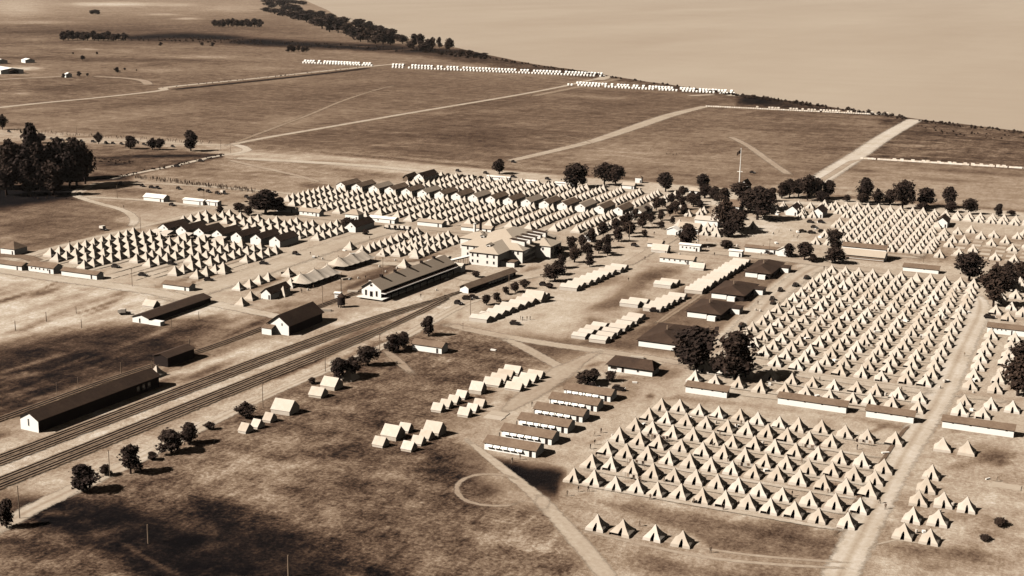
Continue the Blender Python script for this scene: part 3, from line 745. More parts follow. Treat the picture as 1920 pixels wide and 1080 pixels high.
RTl.put((-218.5, 514.5, 0), 0, (1.35, 1.05, 1.0), 'largest white ridge tent at the end of the left ridge tent row', 'large ridge tents')
RTl.put((-203,640,0), 0, (1.4, .9, .9), 'long white canvas tent across the street from the dark avenue trees', 'large ridge tents')
def pput(proto, pts, name, sc_=(1, 1, 1), grp=None, rz=0):
    for i, (x, y) in enumerate(pts):
        p = at(x, y); s = rnd.uniform(.96, 1.04)
        proto.put((p[0], p[1], 0), rz+rnd.uniform(-.05, .05), (sc_[0]*s, sc_[1]*s, sc_[2]*s), name % od(i+1), grp)
SG = 'small ridge tents in the meadow'
pput(RTs, [(714,835),(761,808),(767,843),(785,832),(800,822)], 'small pale ridge tent, %s of the lower meadow cluster', (1,1,1), SG)
pput(RTl, [(737,820),(815,813)], 'bigger ridge tent, %s from left in the lower meadow cluster', (.85,.85,.85), 'large ridge tents')
pput(RTs, [(822,770),(837,763),(852,755),(867,746),(872,779),(887,771),(900,762)], 'small pale ridge tent, %s of the upper meadow cluster', (1,1,1), SG)
pput(RTs, [(461,809),(483,801),(506,789)], 'small narrow ridge tent, %s from left beside the rail road', (.8,1,1), SG)
pput(RTl, [(535,772)], 'large curved canvas tent beside the rail road, the %s', (1.15,1,.95), 'large ridge tents')
pput(RTl, [(622,727)], 'large ridge tent next to a lone pyramid tent, the %s', (.95,.85,.85), 'large ridge tents')
pput(RTs, [(597,742)], 'small ridge tent just left of a larger one, the %s', (1.3,1.2,1.1), SG)
pput(RTl, [(896,735)], 'square pale tent at the near end of the twin rows, the %s', (.75,.8,.85), 'large ridge tents')
pput(RTs, [(925,722),(937,714),(949,706),(962,699)], 'ridge tent, %s in the left of the twin rows', (1.6,1.15,1), SG)
pput(RTs, [(965,730),(978,722),(992,714),(1005,707)], 'ridge tent, %s in the right of the twin rows', (1.6,1.15,1), SG)
pput(RTs, [(284,575)], 'single small ridge tent behind the long low shed, the %s', (1.6,1.2,1.1), SG)
pput(RTl, [(1308,505)], 'white ridge tent beside the long white hut with awnings, the %s', (1.1,.7,.7), 'large ridge tents')
# far lines of little shelters near the shore
GS = 'white shelters in lines along the shore'
SH = ridge_proto('shelter_tent', 'tiny white shelter tent', 'tent', GS, 2.7, 2.0, 1.7, 2.9, 'white')
PUP = ridge_proto('pup_tent', 'tiny pup tent', 'tent', 'pup tents in lines by the fields', 1.7, 1.2, .3, 1.3, 'canvas')
far = []
def line(x0, y0, x1, y1, n, name, proto, skip=.04, s=1.0, grp=None):
    for i in range(n):
        if rnd.random() < skip: continue
        f = i/(n-1); p = at(x0+(x1-x0)*f, y0+(y1-y0)*f)
        far.append((proto, p, '%s, %s from left in %s' % ('white shelter' if proto is SH else 'pup tent', od(i+1), name), s*rnd.uniform(.93, 1.07), grp))
line(573,116,694,121.5,24,'the farthest shore line back row',SH,.12,1.15); line(569,118.5,697,124,24,'the farthest shore line front row',SH,.06,.8)
line(738,123,1128,140,66,'the long shore line back row',SH,.10,1.05); line(737,127,1132,144,66,'the long shore line front row',SH,.03,.8)
line(1083,157,1372,173,50,'the second shore line back row',SH,.22,1.0); line(1066,160,1376,176.5,50,'the second shore line front row',SH,.04,.8)
line(1325,200,1662,216,78,'the pup tent line by the third field front row',PUP,.04,1.0); line(1420,201.5,1664,213.5,44,'the pup tent line by the third field back row',PUP,.4,1.15)
line(1616,298,1930,317,80,'the near pup tent line at right',PUP,.04,1.0)
for i in range(14):
    x = 1680+i*16+rnd.uniform(-6, 6); far.append((PUP, at(x, 299+(x-1616)*.062-2.2), 'stray pale pup tent behind the near pup line, %s' % od(i+1), 1.3, None))
sh_n = 0
restm = MB()
far.sort(key=lambda t: t[1][0]**2+t[1][1]**2)
for proto, p, lb, s, g in far:
    proto.put((p[0], p[1], 0), rnd.uniform(-.05, .05), (s, s, s), lb)

# ---------------------------------------------------------------- buildings
def roof_gable(mb, x0, x1, y0, y1, h, rise, axis, oh=.4, th=.14, mat=None):
    if axis == 'x':
        ym = (y0+y1)/2; s = rise/((y1-y0)/2)
        for sg, ye in ((-1, y0-oh), (1, y1+oh)):
            ze = h-oh*s
            a = [(x0-oh, ye, ze), (x1+oh, ye, ze), (x1+oh, ym, h+rise), (x0-oh, ym, h+rise)]
            up = [(p[0], p[1], p[2]+th) for p in a]
            mb.raw(a+up, [(0,1,2,3), (4,5,6,7), (0,1,5,4), (1,2,6,5), (3,0,4,7)], mat)
    else:
        xm = (x0+x1)/2; s = rise/((x1-x0)/2)
        for sg, xe in ((-1, x0-oh), (1, x1+oh)):
            ze = h-oh*s
            a = [(xe, y0-oh, ze), (xe, y1+oh, ze), (xm, y1+oh, h+rise), (xm, y0-oh, h+rise)]
            up = [(p[0], p[1], p[2]+th) for p in a]
            mb.raw(a+up, [(0,1,2,3), (4,5,6,7), (0,1,5,4), (1,2,6,5), (3,0,4,7)], mat)
def roof_hip(mb, x0, x1, y0, y1, h, rise, axis, oh=.5, mat=None, inset=None):
    x0 -= oh; x1 += oh; y0 -= oh; y1 += oh
    if axis == 'x':
        i = inset if inset is not None else (y1-y0)/2; ym = (y0+y1)/2
        a, b = (x0+i, ym, h+rise), (x1-i, ym, h+rise)
        c = [(x0,y0,h), (x1,y0,h), (x1,y1,h), (x0,y1,h)]
        mb.raw(c+[a, b], [(0,1,5,4), (2,3,4,5), (1,2,5), (3,0,4), (0,3,2,1)], mat)
    else:
        i = inset if inset is not None else (x1-x0)/2; xm = (x0+x1)/2
        a, b = (xm, y0+i, h+rise), (xm, y1-i, h+rise)
        c = [(x0,y0,h), (x1,y0,h), (x1,y1,h), (x0,y1,h)]
        mb.raw(c+[a, b], [(1,2,5,4), (3,0,4,5), (0,1,4), (2,3,5), (0,3,2,1)], mat)
def walls(mb, x0, x1, y0, y1, h, rise=0, axis=None, mat=None):
    mb.box(x0, x1, y0, y1, 0, h, mat)
    if rise and axis == 'x':
        ym = (y0+y1)/2
        for x in (x0, x1): mb.poly([(x, y0, h), (x, y1, h), (x, ym, h+rise)], mat)
    elif rise and axis == 'y':
        xm = (x0+x1)/2
        for y in (y0, y1): mb.poly([(x0, y, h), (x1, y, h), (xm, y, h+rise)], mat)
def opening(parent, name, x, y, z, w, h, face='-y', frame='white', pane='glass', d=.06):
    """window or door: a frame standing proud of the wall and a dark pane (sub-part)"""
    f = MB(); g = MB(); t = .09
    def bx(mb, a0, a1, z0, z1, d0, d1):
        if face == '-y': mb.box(x+a0, x+a1, y-d1, y-d0, z0, z1)
        elif face == '+x': mb.box(y+d0, y+d1, x+a0, x+a1, z0, z1)
        elif face == '-x': mb.box(y-d1, y-d0, x+a0, x+a1, z0, z1)
    bx(f, -w/2-t, -w/2, z-t, z+h+t, .01, d); bx(f, w/2, w/2+t, z-t, z+h+t, .01, d)
    bx(f, -w/2, w/2, z-t, z, .01, d); bx(f, -w/2, w/2, z+h, z+h+t, .01, d)
    fo = f.build(name, M[frame], parent)
    bx(g, -w/2, w/2, z, z+h, .012, d*.6); g.build('pane' if name == 'window' else 'leaf', M[pane], fo)
    return fo
def hut(name, label, cat, loc, rz, L, D, h, rise, axis='x', wall='white', roof='roof', hip=False, wins=(), doors=(), oh=.4, group=None, sidewins=(), gw=(), inset=None):
    """local frame: origin at front-left base corner, front faces -Y, length L along X, depth D along Y"""
    t = thing(name, label, cat, loc, rz, group)
    w = MB(); walls(w, 0, L, 0, D, h, 0 if hip else rise, None if hip else ('x' if axis == 'x' else 'y')); w.build('wall', M[wall], t)
    r = MB()
    if hip: roof_hip(r, 0, L, 0, D, h, rise, axis, oh, inset=inset)
    else: roof_gable(r, 0, L, 0, D, h, rise, axis, oh)
    r.build('roof', M[roof], t)
    for x, z, ww, hh in wins: opening(t, 'window', x, 0, z, ww, hh)
    for x, z, ww, hh in doors: opening(t, 'door', x, 0, z, ww, hh, pane='dark')
    for y, z, ww, hh in sidewins: opening(t, 'window', y, L, z, ww, hh, '+x')
    return t
# latrine sheds in front of the right camp
GL = 'long low whitewashed sheds'
def latrine(label, u0, v0, L, D=3.2, h=2.3, n=4):
    t = thing('low_shed', label, 'shed', (u0, v0, 0), 0, GL)
    w = MB(); w.box(0, L, 0, D, 0, h); w.build('wall', M['white'], t)
    r = MB(); z0, z1 = h+.04, h+.9
    a = [(-.4,-.35,z0-.1), (L+.4,-.35,z0-.1), (L+.4,D+.3,z1), (-.4,D+.3,z1)]
    r.raw(a+[(p[0], p[1], p[2]+.14) for p in a], [(0,1,2,3), (4,5,6,7), (0,1,5,4), (1,2,6,5), (2,3,7,6), (3,0,4,7)]); r.build('roof', M['roof'], t)
    for gx in (L-.01, .01):
        g = MB(); g.poly([(gx, 0, h), (gx, D, h), (gx, D, z1)]); g.build('gable', M['white'], t)
    for i in range(n):
        v = MB(); x = L*(i+.6)/n; v.box(x-.35, x+.35, -.03, 0.02, h-.55, h-.15); v.build('vent', M['black'], t)
    return t
latrine('short whitewashed shed at the left end of the near shed line', -122, 418.5, 14.3, n=4)
latrine('whitewashed shed with four small vents, second in the near shed line', -91, 420.5, 22.3)
latrine('whitewashed shed left of the dirt road crossing, near shed line', -62.3, 420, 14.8, n=3)
latrine('long whitewashed shed right of the dirt road crossing', -38.8, 420.3, 21.2, n=4)
t = latrine('white shed with four small windows at the right edge of frame', -37, 549.5, 26, 4, 2.5, n=0)
for i in range(4): opening(t, 'window', 2.2+i*1.6, 0, 1.6, .4, .5)
opening(t, 'door', 9.3, 0, .1, .5, 1.9, pane='dark')
latrine('white shed with a flat pale roof behind the big right camp', -85, 653.5, 16.5, 5, 2.0, n=1).children[1].data.materials[0] = M['canvas_white']
# five mess sheds
for i, (u, v, lb) in enumerate([(-159,338.5,'nearest of six parallel sheds'), (-159,350.5,'second of six parallel sheds'), (-158.6,362.3,'third of six parallel sheds'), (-158.3,374,'fourth of six parallel sheds'), (-158,386,'fifth of six parallel sheds'), (-157.6,397.5,'farthest of six parallel sheds')]):
    L = 16.5; D = 6.2
    t = thing('mess_shed', 'long brown-roofed shed with raised white shutters, '+lb, 'shed', (u, v-.5, 0), 0, 'parallel mess sheds')
    w = MB(); walls(w, 0, L, 0, D, 2.3, 1.2, 'x'); w.build('wall', M['white'], t)
    r = MB(); roof_gable(r, 0, L, 0, D, 2.3, 1.2, 'x', .4); r.build('roof', M['roof'], t)
    o = MB(); o.box(.6, 12.6, -.02, .01, 1.15, 1.75); o.build('opening', M['black'], t)
    for x_ in (3.2+i*.3, 11.0-i*.25):
        q = MB(); q.tube((x_, 3.6, 3.0), (x_, 3.6, 4.5), .13, .13, 6); q.tube((x_, 3.6, 4.5), (x_, 3.6, 4.65), .22, .05, 6); q.build('stovepipe', M['metal'], t)
    d_ = MB(); d_.box(14.4, 15.3, -.05, -.01, .05, 1.95); d_.build('door', M['dark'], t)
    for j in range(5):
        s = MB(); x0 = .7+j*2.4
        a = [(x0, -.05, 1.95), (x0+2.1, -.05, 1.95), (x0+2.1, -.75, 1.35), (x0, -.75, 1.35)]
        s.raw(a+[(p[0], p[1]-.05, p[2]-.06) for p in a], [(0,1,2,3), (4,5,6,7), (0,1,5,4), (1,2,6,5), (2,3,7,6), (3,0,4,7)]); s.build('shutter', M['white'], t)
# dark hipped barracks beside the diagonal street
hut('barrack', 'dark-roofed barrack with open white porch by the dusty junction', 'barrack', (-154.3,430.5,0), 0, 16.5, 7.5, 2.4, 2.6, 'x', 'white', 'roof_dark', True, wins=[(2.2,.9,2.4,1.2),(11.2,1.0,.8,.8)], doors=[(5.6,.1,.9,1.9)], oh=.8, inset=2.2)
GB = 'dark-roofed barracks in a line beside the diagonal street'
for i, (u, v, L, D, lb, fw) in enumerate([(-155.3,466,15.5,28,'nearest of the dark-roofed barracks, beside two big trees',16), (-152,518,14,22,'second of the dark-roofed barracks from the near end',8.5),
        (-152.3,555,14.5,25,'third of the dark-roofed barracks from the near end',7), (-150,604,12,28,'farthest of the dark-roofed barracks',6)]):
    t = thing('barrack', lb, 'barrack', (u, v, 0), 0, GB)
    w = MB(); w.box(0, L, 0, D, 0, 2.6); w.build('wall', M['dark'], t)
    f = MB(); f.box(.3, fw, -.15, -.003, .1, 2.35); f.build('front_wall', M['white'], t)
    r = MB(); roof_hip(r, 0, L, 0, D, 2.6, 2.3, 'y', .7); r.build('roof', M['roof_dark'], t)
    g = MB(); walls(g, L+.75, L+4.6, D*.62, D*.62+6, 2.4, 0, None); g.build('rear_wing', M['white'], t)
    r2 = MB(); r2.box(L+.5, L+5, D*.62-.3, D*.62+6.3, 2.4, 2.6); r2.build('wing_roof', M['roof_dark'], t)
    if i: 
        p = MB(); p.box(fw+.8, fw+4.2, -2.4, -.6, 0, 1.9); p.build('porch', M['white'], t)
    d = MB(); d.box(L/2-.25, L/2+.25, D*.4, D*.4+.5, 4.8, 6.4); d.build('chimney', M['wood'], t)
# sheds by the railway
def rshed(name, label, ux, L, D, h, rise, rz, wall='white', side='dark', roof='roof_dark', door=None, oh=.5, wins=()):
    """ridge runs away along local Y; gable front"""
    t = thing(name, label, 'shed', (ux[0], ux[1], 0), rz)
    w = MB(); w.box(0, L, .05, D, 0, h); w.build('wall', M[side], t)  # dark side walls: shade away from the sun is put into the colour
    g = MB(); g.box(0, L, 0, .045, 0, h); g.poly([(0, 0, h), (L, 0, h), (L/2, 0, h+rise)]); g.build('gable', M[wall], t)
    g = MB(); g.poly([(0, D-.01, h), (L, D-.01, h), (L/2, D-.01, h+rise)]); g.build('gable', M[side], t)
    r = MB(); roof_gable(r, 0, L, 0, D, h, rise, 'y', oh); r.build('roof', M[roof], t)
    if door: opening(t, 'door', *door, pane='black')
    for wd in wins: opening(t, 'window', *wd)
    return t
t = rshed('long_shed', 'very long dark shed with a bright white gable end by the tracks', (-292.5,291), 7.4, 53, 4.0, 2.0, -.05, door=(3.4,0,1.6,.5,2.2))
for i in range(3):
    opening(t, 'window', 43+i*2.6, 7.4, 1.2, 1.2, 1.6, '+x', frame='wood')
rshed('low_shed', 'low dark long shed with white end wall and small door', (-346.3,407), 8.0, 40, 2.4, 1.2, -.0, door=(3.6,0,.1,.7,1.8), roof='roof_dark')
a_ = MB(); a_.box(-338.1, -332.5, 406.8, 409.5, 0, 1.6); tag(a_.build('yard_wall', M['white']), 'low white wall beside the end of the low dark shed', 'wall')
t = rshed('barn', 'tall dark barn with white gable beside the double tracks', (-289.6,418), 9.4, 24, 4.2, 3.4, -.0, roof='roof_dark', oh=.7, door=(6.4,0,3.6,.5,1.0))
l_ = MB(); l_.box(-1.2, 3.2, -2.6, -.05, 0, 2.6); l_.build('lean_to', M['white'], t)
l_ = MB(); l_.raw([(-1.4,-2.9,2.65), (3.4,-2.9,2.65), (3.4,0,3.6), (-1.4,0,3.6)], [(0,1,2,3)]); l_.build('lean_to_roof', M['roof'], t)
rshed('dark_shed', 'small black shed on the siding beyond the long shed', (-300.5,363.5), 6.2, 14, 3.6, 1.0, -.05, 'dark', 'dark', 'roof_dark')
# warehouse
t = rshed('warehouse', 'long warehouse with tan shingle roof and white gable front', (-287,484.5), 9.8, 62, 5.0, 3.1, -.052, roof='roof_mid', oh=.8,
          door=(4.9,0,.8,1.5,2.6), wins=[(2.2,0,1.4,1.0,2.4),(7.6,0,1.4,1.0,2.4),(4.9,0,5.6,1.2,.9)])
p_ = MB(); p_.box(-1.0, 12.2, -2.6, 0, .8, 1.05); p_.box(9.8, 12.2, 0, 62, .8, 1.05); p_.build('platform', M['whitish'], t)
p_ = MB(); p_.raw([(10.0, 0, 3.7), (12.6, -.6, 3.25), (12.6, 62, 3.25), (10.0, 62, 3.7), (10, 0, 3.8), (12.6, -.6, 3.4), (12.6, 62, 3.4), (10, 62, 3.8)], [(0,1,2,3), (4,5,6,7), (0,1,5,4), (1,2,6,5)]); p_.build('canopy', M['roof_dark'], t)
p_ = MB(); p_.box(12.5, 12.75, -.6, 62, 3.15, 3.55); p_.box(9.9, 12.5, -.75, -.6, 3.15, 3.5); p_.build('canopy_edge', M['white'], t)
for i in range(5):
    v_ = MB(); y = 8+i*11.2; v_.box(4.3, 5.4, y-.5, y+.5, 7.9, 9.1); v_.box(4.1, 5.6, y-.65, y+.65, 9.1, 9.25); v_.build('roof_vent', M['dark'], t)
for i in range(10):
    v_ = MB(); y = 4+i*6; v_.box(12.3, 12.5, y, y+.2, 0, 3.3); v_.build('post', M['darkwood'], t)
# platform shelter
t = rshed('platform_shelter', 'narrow brown-roofed platform shelter with white kiosk end', (-254,513), 4.4, 41, 2.7, 1.2, -.11, roof='roof', oh=.7)
for i in range(9):
    v_ = MB(); y = 17+i*2.5; v_.box(4.42, 4.55, y, y+2.0, 1.1, 2.2); v_.build('shutter', M['white'], t)
# main building: hipped blocks, dormers
mbg = thing('main_building', 'large cream two-storey building with hipped tan roofs and dormers', 'building', (0, 0, 0))
w = MB(); w.box(-287, -254, 581, 624, 0, 6.3); w.build('main_wall', M['whitish'], mbg)
w = MB(); w.box(-276, -261, 567.5, 580.9, 0, 6.3); w.build('front_wing_wall', M['whitish'], mbg)
w = MB(); w.box(-253.9, -246, 597, 611, 0, 6.3); w.build('right_wing_wall', M['whitish'], mbg)
w = MB(); w.box(-297, -287.1, 600, 617, 0, 5.4); w.build('left_wing_wall', M['whitish'], mbg)
r = MB(); roof_hip(r, -287, -254, 581, 624, 6.35, 6.2, 'y', .8); r.build('main_roof', M['roof_light'], mbg)
r = MB(); x0, x1, y0 = -276.8, -260.2, 566.7
r.raw([(x0,y0,6.32), (x1,y0,6.32), (x1,590,6.32), (x0,590,6.32), ((x0+x1)/2, 575.5, 9.4), ((x0+x1)/2, 589, 9.4)], [(0,1,4), (1,2,5,4), (3,0,4,5), (0,3,2,1)]); r.build('front_wing_roof', M['roof_light'], mbg)
r = MB(); roof_hip(r, -259, -246, 597, 611, 6.38, 2.8, 'x', .6); r.build('right_wing_roof', M['roof_light'], mbg)
r = MB(); roof_hip(r, -297, -282, 600, 617, 5.45, 3.0, 'x', .6); r.build('left_wing_roof', M['roof_light'], mbg)
for i in range(5):
    y = 586.5+i*6.6; d = MB(); d.box(-262.5, -255.4, y, y+2.4, 7.4, 9.9); do = d.build('dormer', M['whitish'], mbg)
    r = MB(); r.raw([(-263.5,y-.3,10.35), (-254.8,y-.3,9.7), (-254.8,y+2.7,9.7), (-263.5,y+2.7,10.35), (-263.5,y-.3,10.5), (-254.8,y-.3,9.85), (-254.8,y+2.7,9.85), (-263.5,y+2.7,10.5)],
                    [(0,1,2,3), (4,5,6,7), (0,1,5,4), (1,2,6,5)]); r.build('dormer_roof', M['roof_dark'], do)
for x, y, z in ((-268.5,572.6,7.2), (-279,588,8.1)):
    d = MB(); d.box(x-1.1, x+1.1, y, y+3.5, z, z+2.0); do = d.build('dormer', M['whitish'], mbg)
    r = MB(); roof_gable(r, x-1.1, x+1.1, y, y+3.5, z+2.0, .7, 'y', .25); r.build('dormer_roof', M['roof_light'], do)
    g = MB(); g.box(x-.7, x+.7, y-.04, y-.005, z+.6, z+1.7); g.build('pane', M['glass'], do)
for x in (-274.3, -271.6, -266.5, -263): 
    for z in (1.2, 4.1): opening(mbg, 'window', x, 567.5, z, .9, 1.4)
for x in (-258.8, -256.4): opening(mbg, 'window', x, 581, 4.1, .9, 1.4)
for x in (-283.5, -280): 
    for z in (1.2, 4.1): opening(mbg, 'window', x, 581, z, .9, 1.4)
opening(mbg, 'window', -250, 597, 4.1, .9, 1.4); opening(mbg, 'window', -292, 600, 3.2, .9, 1.4)
for j in range(9):
    for z in (1.2, 4.1): opening(mbg, 'window', 584+j*1.5, -254, z, .8, 1.5, '+x', frame='wood')
for j in range(4):
    for z in (1.2, 4.1): opening(mbg, 'window', 599+j*3.3, -246, z, .9, 1.5, '+x', frame='wood')
p_ = MB(); p_.box(-260.8, -253.6, 570.5, 575, 0, 2.6, M['whitish']); p_.build('porch', M['whitish'], mbg)
p_ = MB(); p_.box(-260.9, -253.2, 570.1, 575.3, 2.6, 2.85); p_.build('porch_roof', M['roof'], mbg)
# passage between warehouse and main building
t = thing('covered_passage', 'white open-sided covered passage joining warehouse and main building', 'passage', (-283.5,548,0), -.25)
r = MB(); r.box(-1.2, 1.2, 0, 26, 3.3, 3.55); r.build('roof', M['white'], t)
r = MB(); r.box(-1.0, 1.0, 0, 26, 2.9, 3.28); r.build('beam', M['darkwood'], t)
for i in range(8):
    for s_ in (-.95, .8):
        q_ = MB(); q_.box(s_, s_+.15, 1+i*3.4, 1.15+i*3.4, 0, 2.9); q_.build('post', M['wood'], t)
hut('shed', 'small white annex hut at the far end of the warehouse', 'hut', (-276.5,549,0), 0, 5.5, 4, 3.2, .8, 'x', 'white', 'canvas_white')
hut('shed', 'white hut beside the covered passage, left of main building', 'hut', (-290,560,0), 0, 5, 6, 3.2, .6, 'x', 'white', 'canvas_white')
# chimneys
for (x, y, hh, mt, lb) in ((890,450,8.5,'whitish','tall white chimney rising behind the main building'), (901,444,10,'dark','tall black chimney stack behind the main building')):
    p = at(x, y); c_ = MB(); c_.tube((p[0], p[1], 0), (p[0], p[1], hh), .75, .65, 10); c_.tube((p[0], p[1], hh), (p[0], p[1], hh+.3), .85, .85, 10); tag(c_.build('chimney', M[mt]), lb, 'chimney')
# mess halls
GH = 'white gabled mess halls of the centre camp'
def hall(label, u, v, W, D, h, rise, grp, roof='roof_dark'):
    t = thing('mess_hall', label, 'mess hall', (u-W/2, v, 0), 0, grp)
    w = MB(); walls(w, 0, W, 0, D, h, rise, 'y'); w.build('wall', M['white'], t)
    r = MB(); roof_gable(r, 0, W, .12, D, h, rise, 'y', .35); r.build('roof', M[roof], t)
    g = MB(); g.box(W/2+.4, W/2+1.2, -.03, -.004, h-.2, h+.5); g.build('vent', M['dark'], t)
    return t
HU = [-447,-435.6,-423,-411.5,-399.5,-388,-376,-364.5,-353,-341,-329.3,-317.3,-305.5,-293.8,-282.3,-270.5,-258.8,-247]
for i, u in enumerate(HU):
    hall('white gabled mess hall with brown roof, %s from left in centre camp' % od(i+1), u, 729.5, 6.4, 20, 3.2, 1.9, GH, ('roof', 'roof', 'roof_mid')[i % 3])
for i, u in enumerate([-451,-439.3,-428,-416.5,-404.5,-392.5,-381]):
    hall('white gabled mess hall with black roof, %s from left in left camp' % od(i+1), u, 557.5, 6.4, 17, 3.4, 2.2, 'white gabled mess halls of the left camp')
hall('isolated gabled hall with dark roof at top of the centre camp', -419, 783, 7, 22, 3.4, 2.8, 'isolated halls')
rshed('hut', 'narrow open-fronted hut at top edge of the centre camp', (-431,783), 3.5, 16, 2.6, 1.6, .1, 'wood', 'wood', 'roof')
hall('small gabled hall with dark right roof beside the bushy trees, left of centre', -368, 610, 6.4, 20, 3.0, 2.6, 'isolated halls')
# canvas flies before the left mess halls
for i, u in enumerate([-452.5,-446,-433,-421.5,-412]):
    f = MB(); f.poly([(u-3,551,2.0), (u+3,551,2.0), (u+2.6,556.5,2.9), (u-2.6,556.5,2.9)]); f.poly([(u-3,551,1.95), (u-3,550.6,.9), (u+3,550.6,.9), (u+3,551,1.95)])
    tag(f.build('canvas_awning', M['canvas_white']), 'white canvas awning before the left camp mess halls, %s from left' % od(i+1), 'awning', 'awnings at the left mess halls')
# small white buildings, front base line given in the photo
def fronthut(label, x0, y0, x1, y1, D, h, rise=1.0, roof='roof', n=0, wall='white', hip=False, cat='hut', name='hut', axis='x', door=True):
    a = at(x0, y0); b = at(x1, y1); L = max(2.0, b[0]-a[0])
    wins = [(L*(i+.8)/(n+1.2), h*.45, .7, .8) for i in range(n)]
    return hut(name, label, cat, (a[0], (a[1]+b[1])/2, 0), 0, L, D, h, rise, axis, wall, roof, hip, wins, [(L*.85, .05, .8, min(1.9, h-.4))] if door and L > 4 else ())
fronthut('small white hut alone on the west field', 272, 375, 304, 380, 6, 2.4, 1.6, 'whitish')
fronthut('long low white hut west of the left camp', 346, 381, 378, 386, 5, 2.6, .7, 'whitish')
fronthut('tiny white hut beside the long low white hut', 390, 384, 404, 388, 4, 2.6, .5, 'whitish')
fronthut('white hut with hipped brown roof at the left edge', 3, 475, 26, 479, 8.5, 2.9, 3, 'roof', 0, hip=True)
fronthut('white barrack touching the left edge of frame', -20, 502, 46, 507, 5, 2.4, 1.1, 'roof', 0)
fronthut('white barrack with small windows, second along the lower left row', 53, 508, 101, 514, 6, 2.8, 1.5, 'roof', 5)
fronthut('long white barrack with vents, third along the lower left row', 112, 517, 185, 524, 4.5, 2.4, 1, 'roof', 0)
fronthut('short white barrack, last along the lower left row', 303, 541, 357, 546, 4.5, 2.2, 1, 'roof', 0)
fronthut('white hut with tan roof and windows beside the big tree', 562, 403, 598, 407, 5, 2.6, 1.4, 'roof_mid', 3)
fronthut('small white hut left of the tan-roofed hut, under the tree', 520, 396, 551, 400, 4, 2.2, 1, 'roof_mid', 0)
fronthut('white house with hipped roof below the centre camp', 648, 411, 671, 414, 6, 3.2, 2.6, 'roof_mid', 0, hip=True)
fronthut('long pale low hut below the centre camp, near parked trucks', 690, 416, 741, 420, 5, 2.6, .8, 'whitish', 1)
fronthut('white hut with pale roof below the centre camp', 783, 422, 828, 427, 6, 2.4, 1.0, 'roof_mid', 0)
fronthut('long white wall-like hut below the centre camp, right', 865, 432, 920, 438, 5, 2.4, 1.0, 'roof_mid', 0)
fronthut('little white gabled house with long dark roof among tents beside the canopy tents', 489, 560, 508, 562, 15, 2.7, 2, 'roof_dark', 0, axis='y')
fronthut('white building with four windows in the central square', 1272, 470, 1313, 472, 4, 3.2, .5, 'whitish', 4)
fronthut('white cube hut beside the long white stand', 1367, 480, 1390, 483, 4, 3.0, .4, 'whitish', 0)
fronthut('long white hut with awning and slim roof, central square', 1396, 472, 1462, 478, 5, 2.6, .8, 'roof', 0)
fronthut('white gabled hut at the right end of the central huts', 1458, 479, 1478, 482, 5, 3, 1.6, 'canvas_white', 0, axis='y')
fronthut('long white hut with raised awnings above the ridge tents', 1238, 490, 1298, 498, 6, 2.5, 1.3, 'roof_mid', 5)
fronthut('hut with tan roof beside the long white canvas tent', 1215, 462, 1238, 466, 6, 2.2, 1.4, 'roof_mid', 0)
fronthut('white gabled hut at the end of the tree avenue', 1250, 440, 1272, 442, 5, 3, 1.4, 'whitish', 0, axis='y')
fronthut('white building with tan roof among tents, central square', 1272, 436, 1308, 440, 8, 3.2, 2.2, 'roof_light', 1)
fronthut('pale wide canvas-roofed building behind the tan-roofed one', 1302, 424, 1345, 428, 9, 4, 1.5, 'canvas_white', 0)
fronthut('house with brown roof half hidden by dark trees', 1352, 398, 1384, 402, 12, 4.5, 3, 'roof', 1)
fronthut('tall house with white gable rising from the dark trees', 1386, 362, 1400, 364, 10, 5, 3.5, 'roof_dark', 0, axis='y')
fronthut('white gabled hall, left of the pair by the open square', 1473, 403, 1494, 405, 14, 3.2, 2.6, 'roof_dark', 0, axis='y')
fronthut('white gabled hall, right of the pair by the open square', 1520, 407, 1542, 409, 14, 3.2, 2.6, 'roof_dark', 0, axis='y')
fronthut('white gabled hall standing alone in the far right camp', 1754, 425, 1775, 428, 14, 3.2, 2.6, 'roof_dark', 0, axis='y')
fronthut('long low white hut behind the top of the centre camp', 912, 337, 955, 340, 4, 2.4, .4, 'whitish', 2)
fronthut('second low white hut behind the top of the centre camp', 985, 345, 1006, 347, 4, 2.4, .4, 'whitish', 0)
fronthut('third low white hut behind the top of the centre camp', 1040, 349, 1078, 352, 4, 2.4, .4, 'whitish', 0)
fronthut('tan-roofed hut by the two round trees, top of centre camp', 1168, 353, 1187, 356, 5, 2.6, 1.4, 'roof_light', 0)
fronthut('small white sentry hut beside the road belt', 1192, 342, 1201, 344, 3, 3.6, 1.4, 'roof', 0, hip=True)
fronthut('low white hut with tan roof right of the centre camp', 1293, 362, 1314, 365, 6, 2.0, 1.4, 'roof_light', 0)
fronthut('small brown-roofed barrack beside the round bushes', 775, 655, 826, 665, 5, 2.6, 1.2, 'roof', 0)
fronthut('little white hut between the main building and the avenue', 1096, 452, 1112, 454, 4, 2.6, .8, 'whitish', 0)
